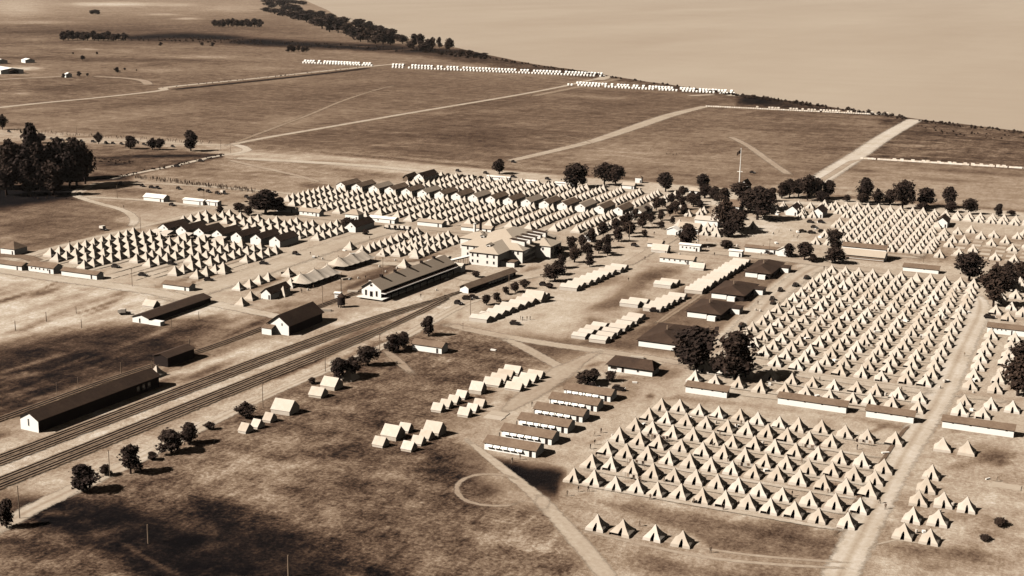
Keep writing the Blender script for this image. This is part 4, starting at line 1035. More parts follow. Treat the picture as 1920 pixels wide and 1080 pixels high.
# double-roofed long building
t = thing('long_pavilion', 'long pavilion with two pale stripes under a brown roof, behind the big right camp', 'pavilion', (-118,668.5,0), 0)
w = MB(); w.box(0, 21.5, 0, 12, 0, 2.4); w.build('wall', M['white'], t)
w = MB(); w.box(0, 21.5, -.1, 0, 0, .7); w.box(0, 21.5, -.1, 0, 1.0, 1.8); w.build('base_boards', M['wood'], t)
r = MB(); r.raw([(-.5,-.6,2.3), (22,-.6,2.3), (22,5,4.6), (-.5,5,4.6)], [(0,1,2,3)]); r.build('lower_roof', M['roof_light'], t)
w = MB(); w.box(0, 21.5, 5.05, 9, 2.4, 5.6); w.build('clerestory', M['white'], t)
r = MB(); r.raw([(-.5,4.6,5.5), (22,4.6,5.5), (22,9.5,6.9), (-.5,9.5,6.9), (22,13,5), (-.5,13,5)], [(0,1,2,3), (3,2,4,5)]); r.build('roof', M['roof'], t)
# big top tents
def bigtop(label, x0, y0, x1, y1, W, peaks=3):
    a = at(x0, y0); b = at(x1, y1); L = math.hypot(b[0]-a[0], b[1]-a[1]); rz = math.atan2(b[1]-a[1], b[0]-a[0])
    t = thing('canopy_tent', label, 'canopy tent', (a[0], a[1], 0), rz, 'big canopy tents')
    nx_, ny_ = 26, 14; vs = []; fs = []
    for j in range(ny_+1):
        for i in range(nx_+1):
            x = L*i/nx_; y = W*(j/ny_-.5); e = 1-abs(2*j/ny_-1)
            pk = sum(math.exp(-abs(x-L*(.15+.7*k/(peaks-1)))/(L*.07)) for k in range(peaks))
            end = min(1, min(i, nx_-i)/3.2)
            z = 2.3+3.4*(e**1.15)*end*(.62+.42*min(pk, 1.))+(0 if end < 1 else 0)
            z -= .25*math.sin(PI*(i % 4)/4)*(1-e)
            shr = 1-.18*(1-end)
            vs.append((x, y*shr, z))
    for j in range(ny_):
        for i in range(nx_):
            o = j*(nx_+1)+i; fs.append((o, o+1, o+nx_+2, o+nx_+1))
    mb = MB(); mb.raw(vs, fs); mb.build('canvas', M['canvas'], t)
    for k in range(peaks):
        p = MB(); x = L*(.15+.7*k/(peaks-1)); p.tube((x, 0, 0), (x, 0, 6.4), .12, .1, 6); p.build('mast', M['darkwood'], t)
    for s_ in (-1, 1):
        for k in range(7):
            p = MB(); x = L*(.06+.88*k/6); p.tube((x, s_*W*.47, 0), (x, s_*W*.47, 2.35), .07, .07, 5); p.build('side_pole', M['darkwood'], t)
bigtop('big three-peaked canopy tent, nearer of two by the siding', 553, 540, 625, 515, 12)
bigtop('big three-peaked canopy tent, farther of two by the warehouse', 625, 507, 690, 487, 12)

# ---------------------------------------------------------------- railway
def resample(P, step=4.0):
    out = []
    for i in range(len(P)-1):
        p0 = P[max(0, i-1)]; p1 = P[i]; p2 = P[i+1]; p3 = P[min(len(P)-1, i+2)]
        n = max(2, int(math.hypot(p2[0]-p1[0], p2[1]-p1[1])/step))
        for j in range(n):
            t = j/n
            out.append(tuple(.5*((2*p1[c])+(-p0[c]+p2[c])*t+(2*p0[c]-5*p1[c]+4*p2[c]-p3[c])*t*t+(-p0[c]+3*p1[c]-3*p2[c]+p3[c])*t**3) for c in (0, 1)))
    out.append(P[-1]); return out
def track(label, P, bed=.56):
    strip('ballast', P, 3.2, bed, px=False, strength=.8)
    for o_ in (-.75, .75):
        strip('oil_shade_strip', [(q_[0]+o_, q_[1]) for q_ in P], .72, .14, px=False)  # dark strips along each rail: oil and rail shadow painted together
    zb = ROADZ[0]
    Q = resample(P, 3.0)
    t = thing('railway_track', label, 'railway track', (Q[0][0], Q[0][1], 0), 0, 'railway tracks')
    ox, oy = Q[0]
    nr = []
    for i in range(len(Q)):
        a = Q[max(0, i-1)]; c = Q[min(len(Q)-1, i+1)]; L = math.hypot(c[0]-a[0], c[1]-a[1]); nr.append((-(c[1]-a[1])/L, (c[0]-a[0])/L))
    for s_ in (-.72, .72):
        mb = MB()
        for i in range(len(Q)-1):
            A_ = [(Q[i+j][0]-ox+nr[i+j][0]*(s_+w_), Q[i+j][1]-oy+nr[i+j][1]*(s_+w_), z_) for j in (0, 1) for (w_, z_) in ((-.09, .2), (-.09, .42), (.09, .42), (.09, .2))]
            mb.raw(A_, [(1,2,6,5), (0,1,5,4), (2,3,7,6)])
        mb.build('rail', M['rail'], t)
    mb = MB(); d = 0
    for i in range(len(Q)-1):
        L = math.hypot(Q[i+1][0]-Q[i][0], Q[i+1][1]-Q[i][1]); n_ = int(L/.7)
        for j in range(n_):
            f = j/n_; x = Q[i][0]*(1-f)+Q[i+1][0]*f-ox; y = Q[i][1]*(1-f)+Q[i+1][1]*f-oy; nx_, ny_ = nr[i]; tx, ty = ny_, -nx_
            pts = [(x+nx_*a_*1.25+tx*b_*.13, y+ny_*a_*1.25+ty*b_*.13) for a_, b_ in ((-1,-1), (1,-1), (1,1), (-1,1))]
            mb.raw([(p[0], p[1], .1) for p in pts]+[(p[0], p[1], .22) for p in pts], [(4,5,6,7), (0,1,5,4), (1,2,6,5), (2,3,7,6), (3,0,4,7)])
    tag(mb.build('sleepers', M['tie'], t), kind='stuff')
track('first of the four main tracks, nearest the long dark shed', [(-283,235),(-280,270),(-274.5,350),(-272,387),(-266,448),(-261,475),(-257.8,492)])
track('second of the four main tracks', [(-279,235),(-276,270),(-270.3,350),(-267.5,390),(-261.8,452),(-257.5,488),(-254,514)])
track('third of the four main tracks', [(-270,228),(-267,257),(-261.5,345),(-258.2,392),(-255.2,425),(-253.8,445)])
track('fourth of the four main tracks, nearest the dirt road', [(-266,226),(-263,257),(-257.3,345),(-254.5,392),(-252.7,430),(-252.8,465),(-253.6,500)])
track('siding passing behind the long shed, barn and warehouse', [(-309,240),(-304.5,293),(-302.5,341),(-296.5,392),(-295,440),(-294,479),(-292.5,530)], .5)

# ---------------------------------------------------------------- trees
def crown_mesh(seed, n=1300, lobes=12, tall=1.0, leaf=.06, fork=False):
    """unit-height crown: leaf clumps scattered through overlapping lobes, uneven outline, gaps"""
    r = random.Random(seed); L = []
    for i in range(lobes):
        a = r.uniform(0, 2*PI); rad = r.uniform(0, .27)*(1 if i else 0); z = r.uniform(.24, .84)
        rad *= 1-.55*max(0, (z-.6)/.3)
        L.append((rad*math.cos(a), rad*math.sin(a), z, r.uniform(.14, .22)))
    L.append((0, 0, .72, .2)); L.append((0.02, 0, .46, .24)); L.append((-.05, .04, .32, .17)); L.append((0, .02, .9, .1))
    mb = MB(); vs = []; fs = []
    for k in range(n):
        cx, cy, cz, cr = L[k % len(L)]
        d = np.array([r.gauss(0, 1) for _ in range(3)]); d /= np.linalg.norm(d)
        q = r.random()**.33*cr*(r.uniform(1.1, 1.4) if r.random() < .2 else 1)
        p = np.array([cx, cy, cz])+d*q*np.array([1, 1, .85])
        if p[2] < .12: p[2] = .12+r.random()*.05
        nrm = d*.6+np.array([r.gauss(0, .5), r.gauss(0, .5), r.gauss(.35, .5)]); nrm /= np.linalg.norm(nrm)
        h = np.cross(nrm, (r.random(), r.random(), r.random()+.1)); h /= np.linalg.norm(h); g = np.cross(nrm, h)
        s = leaf*r.uniform(.5, 1.15); s2 = s*r.uniform(.5, .9)
        i = len(vs); vs += [tuple(p+h*s+g*s2*.2), tuple(p+g*s2), tuple(p-h*s-g*s2*.3), tuple(p-g*s2*.9)]; fs.append((i, i+1, i+2, i+3))
    mb.raw(vs, fs); return mb
def trunk_mesh(seed):
    r = random.Random(seed+99); mb = MB()
    mb.tube((0, 0, 0), (.005, 0, .3), .032, .022, 7); mb.tube((.005, 0, .3), (.0, .01, .62), .022, .01, 6)
    for i in range(5):
        a = i*1.25+r.uniform(-.3, .3); z = r.uniform(.24, .4); mb.tube((0, 0, z), (.2*math.cos(a), .2*math.sin(a), z+r.uniform(.15, .3)), .014, .004, 5)
    return mb
TREES = []
for i in range(7):
    t = thing('tree', 'dark leafy tree', 'tree', (0, 0, 0), 0, 'dark broadleaf trees')
    crown_mesh(i, 2100 if i < 5 else 800, 12 if i != 3 else 7, leaf=.052 if i < 5 else .075).build('crown', M['leaf'], t)
    trunk_mesh(i).build('trunk', M['bark'], t); TREES.append(Proto(t))
TREE_N = 0
def tree(x, y, hpx, wpx, label, proto=None, grp='dark broadleaf trees'):
    """(x, y) is the foot of the trunk in the photo; sizes in photo pixels"""
    global TREE_N
    p = at(x, y); k = mpp(x, y); h = hpx*k*1.04; w = wpx*k
    i = (TREE_N*3+int(x)) % 5 if proto is None else proto; TREE_N += 1
    TREES[i].put((p[0], p[1], -.05), rnd.uniform(0, 6.28), (w/.6, w/.6, h/1.0), label, grp)
GR = 'dense grove at the left edge'
for i, (x, y, h, w) in enumerate([(2,352,78,52),(22,355,92,40),(45,356,80,46),(64,352,118,44),(76,357,88,46),(95,355,80,46),(112,352,92,42),(131,354,80,40),(144,350,90,44),(160,345,78,34),(30,340,70,50),
        (120,336,66,50),(-20,352,84,50),(90,340,66,50),(150,334,60,34),(12,366,70,44),(55,366,66,44),(100,366,60,40),(-45,356,80,50)]):
    tree(x, y, h, w, 'dark tall tree, %s in the dense grove at left edge' % od(i+1), grp=GR)
one = [(5,243,28,16,'small dark tree at the extreme left above the grove'), (358,283,38,29,'round tree with visible trunk standing alone on the west road'),
 (245,279,24,26,'bushy tree left of the west road pair'), (286,281,22,18,'left tree of the pair on the west road'), (300,281,21,18,'right tree of the pair on the west road'),
 (185,270,22,14,'thin tree beside the west road car line'), (75,268,18,20,'small tree above the grove by the road'),
 (498,402,46,58,'broad spreading tree between left and centre camps'), (480,392,26,30,'smaller tree behind the broad spreading one'), (524,396,26,26,'bushy tree beside the small white hut'),
 (448,398,18,22,'small dark bush tree by left camp top'), (413,400,14,16,'little dark bush at left camp top'), (465,404,18,20,'dark bush beneath the broad tree'),
 (936,326,28,25,'round dark tree at top edge of the centre camp'), (1081,352,46,42,'big round tree above the centre camp'), (1133,347,42,32,'left of two overlapping round trees'), (1154,349,40,30,'right of two overlapping round trees'),
 (1092,349,18,16,'small bush tree at foot of the big round tree'), (1248,360,37,30,'round tree between the road belt and the tents'), (1316,357,31,24,'slim dark tree left of the flagpole'), (1322,372,26,24,'dark tree below the slim one, left of flagpole'),
 (1300,388,24,22,'dark tree at the avenue top'), (1340,376,26,24,'dark tree beside the low brown house'), (1357,382,30,26,'bushy dark tree left of the flagpole foot'), (1386,372,30,36,'broad dark tree right under the flagpole'), (1408,392,34,34,'dark tree behind the brown house'),
 (1420,412,62,52,'tallest dark tree of the central grove'), (1402,400,44,40,'dark tree left of the tallest in the central grove'), (1436,396,40,30,'dark tree right of the tallest in the central grove'),
 (1358,432,62,36,'tall dark tree in front of the brown house'), (1378,436,44,44,'wide dark tree at the edge of the open square'), (1366,444,28,34,'low dark tree in front of the wide one'), (1290,462,42,40,'leaning tree behind the four-window building'),
 (1447,378,26,22,'small round tree left of the long grove'), (1362,466,16,26,'dark bush left of the cube hut'),
 (1466,372,30,24,'first tree from left in the long grove by the parade road'), (1480,372,36,26,'second tree from left in the long grove by the parade road'), (1497,370,34,26,'third tree from left in the long grove by the parade road'),
 (1514,376,48,30,'tallest tree in the long grove by the parade road'), (1531,372,38,26,'fifth tree in the long grove by the parade road'), (1552,372,34,28,'last round tree of the long grove by the parade road'), (1540,380,22,24,'low bush tree under the long grove'), (1588,378,13,14,'small round bush right of the long grove'),
 (1622,380,46,34,'tall dark tree left of the far right camp group'), (1616,384,22,22,'low tree at foot of the tall dark tree'), (1645,384,30,20,'slim tree between two tall ones, far right'), (1668,384,28,26,'medium tree left of the ragged-topped one'),
 (1692,392,54,36,'ragged-topped tall tree above the far right camp'), (1735,388,36,34,'open-crowned tree with bare trunk, far right'), (1780,390,40,28,'flat-topped tree right of the open-crowned one'), (1730,396,18,22,'low bush tree below the open-crowned one'),
 (1783,398,20,28,'low bush tree below the flat-topped one'), (1817,402,30,25,'compact dark tree above the far right tents'), (1872,406,24,17,'small thin tree at far right road belt'), (1896,404,10,14,'tiny bush right of the small thin tree'),
 (1508,488,34,34,'round tree left of the long pavilion'), (1478,482,26,22,'small dark tree beside the white gabled hut'), (1563,474,44,32,'dark tree at the front corner of the far right camp'), (1565,494,30,40,'dark tree just left of the long pavilion'), (1524,492,16,18,'low bush left of the long pavilion'),
 (1817,528,55,52,'big round tree behind the big right camp'), (1862,575,80,44,'tallest dark tree right of the big camp'), (1885,545,44,40,'dark tree behind the tallest right one'), (1866,540,40,34,'dark tree between the two large right ones'), (1912,530,40,30,'dark tree at the right edge, upper'), (1890,520,30,26,'small tree in the right edge group'),
 (1306,694,82,82,'huge dark tree beside the nearest dark-roofed barrack'), (1378,712,92,76,'second huge dark tree left of the big right camp'), (1285,682,60,50,'dark tree overlapping the huge one on its left'),
 (1908,742,76,60,'large dark tree at the right edge, middle height'), (1925,700,70,50,'dark tree cut by the right edge'),
 (803,630,38,27,'pointed tree standing alone right of the rails'), (738,660,34,32,'left round tree of the pair by the rail road'), (757,652,30,28,'right round tree of the pair by the rail road'),
 (636,712,42,34,'left of three bushy trees above the ridge tents'), (660,706,38,34,'middle of three bushy trees above the ridge tents'), (690,686,38,36,'right of three bushy trees above the ridge tents'), (585,720,13,16,'small bush left of the small ridge tent'),
 (461,785,32,32,'tree with spiky crown behind three little tents'), (393,805,15,18,'tiny tree between the rail road trees, upper'), (356,832,40,38,'upper of two touching rail road trees'), (321,848,44,46,'lower of two touching rail road trees'), (285,862,16,20,'tiny tree between rail road trees, middle'),
 (245,888,56,40,'upright oval tree beside the rail road'), (197,892,22,22,'small pale bush beside the telephone pole'), (156,921,52,52,'wide round tree beside the rail road'), (13,990,56,34,'tree at the lower left edge'),
 (1102,722,28,40,'dark bushy tree behind the farthest mess shed'), (1145,715,20,22,'small dark tree right of the bushy one'), (1114,714,24,20,'dark bush tree between the two behind the sheds'),
 (912,572,20,18,'first small tree along the platform road'), (931,566,18,16,'second small tree along the platform road'), (948,552,15,14,'third small tree along the platform road'), (966,548,20,18,'fourth small tree along the platform road'), (983,541,18,17,'fifth small tree along the platform road'),
 (892,520,12,18,'low bush behind the platform shelter'), (1040,528,34,36,'round tree at the near end of the avenue'), (1030,540,10,16,'low bush under the round avenue tree'), (1874,985,14,26,'flat dark bush in the right foreground'), (1846,1012,9,22,'smaller flat dark bush in the right foreground'),
 (652,430,22,30,'dark bush tree beside the small hall with dark right roof'), (678,425,14,14,'bush by the trucks below the centre camp'), (685,440,10,14,'small bush near the small dark hall'), (1320,730,0,0,''),
 (1000,320,0,0,'')]
for x, y, h, w, lb in one:
    if h: tree(x, y, h, w, lb)
# avenue
for i, v in enumerate(np.arange(604, 822, 15)):
    u = -243.5+rnd.uniform(-1.5, 1.5)
    h = rnd.uniform(5.5, 8.5); TREES[i % 5].put((u, float(v)+rnd.uniform(-3, 3), 0), rnd.uniform(0, 6), (h*1.2, h*1.2, h), 'avenue tree in the left line, %s from near end' % od(i+1), 'avenue trees')
for i, v in enumerate(np.arange(566, 822, 14.5)):
    u = -231.5+rnd.uniform(-2, 2)
    h = rnd.uniform(6, 9.5); TREES[(i+2) % 5].put((u, float(v)+rnd.uniform(-3, 3), 0), rnd.uniform(0, 6), (h*1.2, h*1.2, h), 'avenue tree in the right line, %s from near end' % od(i+1), 'avenue trees')
for i, v in enumerate(np.arange(592, 820, 26)):
    if 628 < v < 655: continue
    u = -222+rnd.uniform(-2.5, 2.5)
    h = rnd.uniform(4, 7); TREES[(i+1) % 5].put((u, float(v)+rnd.uniform(-5, 5), 0), rnd.uniform(0, 6), (h*1.25, h*1.25, h), 'smaller avenue tree on the outer right, %s from near end' % od(i+1), 'avenue trees')
# far groves and the shore belt
def grove(x0, y0, x1, y1, n, h, w, name, yj=1.5):
    for i in range(n):
        f = (i+.5)/n; x = x0+(x1-x0)*f+rnd.uniform(-2, 2); y = y0+(y1-y0)*f+rnd.uniform(-yj, yj)
        hh = h*rnd.uniform(.75, 1.15)
        tree(x, y, hh, w*rnd.uniform(.85, 1.2), 'far dark tree, %s from left in %s' % (od(i+1), name), 5+i % 2, 'far trees')
grove(113, 75, 236, 77, 13, 17, 14, 'the long far grove', 1)
grove(399, 50, 491, 51, 11, 14, 12, 'the second far grove', 1)
grove(535, 98, 577, 97, 6, 13, 9, 'the square hedge clump', .6)
grove(168, 27, 188, 27, 3, 9, 9, 'the tiny far clump', .5)
for i, (x, y, h) in enumerate([(301,86,7),(379,86,7),(398,87,8),(155,113,9),(220,136,10),(234,132,5),(148,143,9),(164,143,6),(119,146,8),(137,102,4),(182,102,5),(256,133,3)]):
    tree(x, y, h, h*.9, 'tiny lone tree on the far west meadow, %s from the top' % od(i+1), 5+i % 2, 'far trees')
rows = [(500,22,8,20),(515,26,10,26),(530,30,12,26),(545,34,14,26),(560,38,16,24),(575,42,18,24),(590,48,20,24),(604,54,24,26),(618,60,30,24),(634,62,26,22),(650,66,22,20),(663,74,24,22),(676,78,28,22),(690,80,26,22),(704,82,26,22),(718,84,24,22),(732,84,24,20),
        (755,82,16,18),(776,86,22,18),(788,88,24,16),(803,96,22,18),(811,92,22,11),(824,90,20,9),(843,94,22,15),(838,94,16,10),(795,98,16,22),(770,90,12,20),(865,104,11,16),(880,106,12,16),(893,108,10,16),(908,106,7,16)]
for i, (x, y, h, w) in enumerate(rows): tree(x, y, h, w, 'shore belt tree, %s from the far end' % od(i+1), 5+i % 2, 'trees along the lake shore')
for i in range(34):
    f = i/33; x = 496+250*f+rnd.uniform(-6, 6); y = 14+66*f+rnd.uniform(-4, 4)-7
    tree(x, y, rnd.uniform(10, 20)*(.6+.4*f), 20, 'back row shore belt tree, %s from the far end' % od(i+1), 5+i % 2, 'trees along the lake shore')
for i in range(10):
    tree(508+i*7+rnd.uniform(-3, 3), 2+i*.8, 7, 16, 'faint shore tree at the very top of the belt, %s from left' % od(i+1), 5+i % 2, 'trees along the lake shore')
# low scrub behind the beach: nobody could count it
sb = MB(); base5 = crown_mesh(31, 60, 6, leaf=.16)
def scrub(x, y, s):
    p = at(x, y); a = rnd.uniform(0, 6); c_, s_ = math.cos(a), math.sin(a)
    sb.raw([((vx*c_-vy*s_)*s*1.6+p[0], (vx*s_+vy*c_)*s*1.6+p[1], max(0, (vz-.22))*s*.9) for vx, vy, vz in base5.v], base5.f)
def scrubline(pts, n, j, s0, s1):
    for i in range(n):
        f = rnd.random()*(len(pts)-1); k_ = int(f); f -= k_
        scrub(pts[k_][0]*(1-f)+pts[k_+1][0]*f, pts[k_][1]*(1-f)+pts[k_+1][1]*f+rnd.uniform(-j, j), rnd.uniform(s0, s1))
scrubline([(770,92),(850,103),(910,110)], 70, 3.5, 3, 8); scrubline([(905,107),(1000,123),(1150,146)], 90, 1.5, 1.5, 4.5)
scrubline([(1150,146),(1330,172),(1390,180)], 60, 1.3, 1.5, 4); scrubline([(1390,182),(1460,189),(1600,209),(1700,223)], 130, 2.2, 1.5, 5.5)
scrubline([(1720,226),(1800,236),(1920,250)], 70, 2.2, 1.0, 3.5); scrubline([(1720,240),(1920,262)], 30, 6, 1, 2.5); scrubline([(240,72),(400,76),(560,84),(760,95)], 170, 4.5, 2, 5)
scrubline([(420,290),(330,310),(215,333)], 60, 2.2, .8, 1.8); scrubline([(180,300),(250,306)], 26, 4, .8, 1.6)
scrubline([(-20,365),(140,372)], 30, 4, .6, 1.5); scrubline([(300,165),(690,126)], 60, 1.2, .8, 1.8)
tag(sb.build('scrub', M['leaf']), 'low dark scrub along ditches and the lake shore', 'scrub', kind='stuff')

# ---------------------------------------------------------------- poles
def pole_proto(name, label, grp, h, arms=True, r=.14, mat='wood'):
    t = thing(name, label, 'pole', (0, 0, 0), 0, grp)
    p = MB(); p.tube((0, 0, 0), (0, 0, h), r, r*.7, 7); p.build('shaft', M[mat], t)
    if arms:
        a = MB(); a.box(-1.0, 1.0, -.06, .06, h-.6, h-.45); a.build('crossarm', M['darkwood'], t)
    return Proto(t)
PT = pole_proto('utility_pole', 'pole', 'utility poles', 8.5)
PP = pole_proto('wooden_post', 'post', 'plain posts', 5, False, .22)
pl = [(206,895,'beside the upright oval tree'),(493,765,'left of the small ridge tents'),(37,972,'by the tree at lower left edge'),(610,697,'left of the three bushy trees'),(712,668,'left of the round tree pair'),(882,597,'at the near end of the left ridge tents'),
      (1020,533,'beside the round avenue tree'),(1078,492,'at the avenue right of the main building'),(954,552,'by the small platform trees'),(605,572,'behind the tall barn'),(248,537,'at the lower edge of left camp'),(264,434,'at the top of left camp'),
      (414,283,'at the west road bend'),(144,253,'on the west road car line'),(1180,452,'among the avenue trees, middle'),(1309,458,'right of the leaning tree'),(1228,388,'at the end of the mess hall row'),(640,560,'above the water tank, slim dark one'),(718,517,'left of the warehouse'),
      (220,372,'on the west field loop'),(383,386,'behind the long low white hut'),(432,287,'right of the west road bend'),(1442,478,'before the long white central hut'),(1350,398,'in front of brown house'),(1731,492,'behind the big right camp'),(1332,402,'at avenue top right'),(107,745,'small pale one in the dark field'),(147,735,'by the long shed roof')]
for x, y, lb in pl:
    p = at(x, y); s = rnd.uniform(.9, 1.08)*(.62 if 'small pale' in lb or 'shed roof' in lb else 1); PT.put((p[0], p[1], 0), -.6+rnd.uniform(-.2, .2), (s, s, s), 'wooden utility pole '+lb)
for x, y, lb, s in [(278,1019,'in the dark meadow at lower left',1.0),(541,1082,'at the bottom edge of the meadow',1.1),(227,700,'in the dark field above the long shed',.8),(356,668,'right of the black shed',1.3),(285,700,'at the roof end of the long shed',.9),
                    (29,620,'first thin post in the streaked field',.8),(87,603,'second thin post in the streaked field',.8),(153,615,'third thin post in the streaked field',.7),(373,600,'before the low dark shed',.7),(322,615,'under the low dark shed corner',.7),(143,588,'above the third thin post',.6),(868,617,'white stub by the cross road',.5)]:
    p = at(x, y); PP.put((p[0], p[1], 0), 0, (s, s, s), 'plain weathered post '+lb)
# flagpole
p = at(1386, 348)
t = thing('flagpole', 'tall white flagpole with dark flag above the central grove', 'flagpole', (p[0], p[1], 0))
q = MB(); q.tube((0, 0, 0), (0, 0, 13), .38, .3, 10); q.tube((0, 0, 13), (0, 0, 25), .24, .14, 10); q.build('pole', M['white'], t)
q = MB(); q.box(-1.8, 1.8, -.12, .12, 9.4, 9.7); q.build('yardarm', M['white'], t)
q = MB(); q.tube((0, 0, 25), (0, 0, 25.4), .25, .25, 8); q.build('finial', M['white'], t)
q = MB(); n_ = 8; vs = []; fs = []
for i in range(n_+1):
    f = i/n_; x = -4.4*f*.62; drop_ = 2.3*f; y = .35*math.sin(f*9)
    vs += [(x, y, 24.6-drop_), (x*1.02, y*1.2, 22.2-drop_*1.35+.9*f)]
for i in range(n_): fs.append((2*i, 2*i+2, 2*i+3, 2*i+1))
q.raw(vs, fs); q.build('flag', M['flag'], t)
# water tank
p = at(640, 576)
t = thing('water_tank', 'dark round water tank on a squat timber base by the siding', 'water tank', (p[0], p[1], 0))
q = MB(); q.tube((0, 0, 1.2), (0, 0, 4.6), 1.7, 1.55, 16); q.build('tank', M['dark'], t)
q = MB(); q.tube((0, 0, 4.6), (0, 0, 6.2), 1.8, .1, 16); q.build('cap', M['roof_dark'], t)
for a in range(6):
    q = MB(); q.tube((1.3*math.cos(a), 1.3*math.sin(a), 0), (1.3*math.cos(a), 1.3*math.sin(a), 1.2), .15, .15, 6); q.build('leg', M['darkwood'], t)
q = MB(); q.tube((0, 0, 6), (0, 0, 14), .12, .08, 6); q.build('mast', M['darkwood'], t)
p = at(632, 560); hut('hut', 'small white crate-like hut beside the dark water tank', 'hut', (p[0]-1.2, p[1], 0), .2, 2.6, 2.4, 2.4, .3, 'x', 'white', 'whitish')

# ---------------------------------------------------------------- motor vehicles, 1930s
def car_proto(kind='sedan'):
    t = thing('parked_car', 'dark sedan', 'car', (0, 0, 0), 0, 'parked cars')
    b = MB()
    def loft(secs, mat=None):       # secs: (x, halfwidth, z0, z1)
        vs = []; fs = []
        for x, hw, z0, z1 in secs: vs += [(x, -hw, z0), (x, hw, z0), (x, hw*.92, z1), (x, -hw*.92, z1)]
        for i in range(len(secs)-1):
            o = i*4; fs += [(o, o+1, o+5, o+4), (o+1, o+2, o+6, o+5), (o+2, o+3, o+7, o+6), (o+3, o, o+4, o+7)]
        fs += [(0, 3, 2, 1), tuple(len(vs)-4+k_ for k_ in (0, 1, 2, 3))]
        return vs, fs
    b.raw(*loft([(-2.15,.5,.5,.95), (-2.0,.62,.42,1.1), (-.5,.66,.4,1.15), (.5,.7,.4,1.15), (1.9,.5,.42,1.05), (2.1,.4,.5,.9)]))
    b.build('body', M['car'], t)
    c = MB()
    if kind == 'sedan': c.raw(*loft([(-1.75,.58,1.1,1.25), (-1.5,.62,1.08,1.65), (-.9,.64,1.1,1.78), (.2,.64,1.1,1.76), (.5,.62,1.1,1.2)]))
    elif kind == 'open': c.raw(*loft([(-1.6,.6,1.55,1.62), (-1.2,.66,1.6,1.74), (.1,.66,1.6,1.74), (.4,.62,1.55,1.62)]))
    else: c.raw(*loft([(-2.6,.95,1.0,2.1), (-1.4,1.0,1.0,2.35), (.2,1.0,1.0,2.3), (.35,.95,1.0,2.0)]))
    c.build('cabin' if kind != 'truck' else 'canvas_cover', M['cartop' if kind != 'truck' else 'canvas'], t)
    if kind != 'truck':
        w = MB(); w.box(-1.3, .1, -.665, .665, 1.25, 1.6); w.build('window', M['glass'], t)
    for x in (-1.4, 1.35):
        for s_ in (-1, 1):
            w = MB(); w.tube((x, s_*.62, .36), (x, s_*.8, .36), .36, .36, 10); w.build('wheel', M['rubber'], t)
            fd = MB(); fd.raw(*loft([(x-.55, .1, .45, .55), (x-.3, .13, .6, .78), (x+.3, .13, .6, .78), (x+.55, .1, .4, .5)])); fd.v = [(a, b_+s_*.72, c_) for a, b_, c_ in fd.v]; fd.build('fender', M['car'], t)
    for s_ in (-1, 1):
        h_ = MB(); h_.tube((2.0, s_*.42, .95), (2.16, s_*.42, .95), .13, .13, 8); h_.build('headlight', M['whitish'], t)
    return Proto(t)
CARS = {'s': car_proto('sedan'), 'o': car_proto('open'), 't': car_proto('truck')}
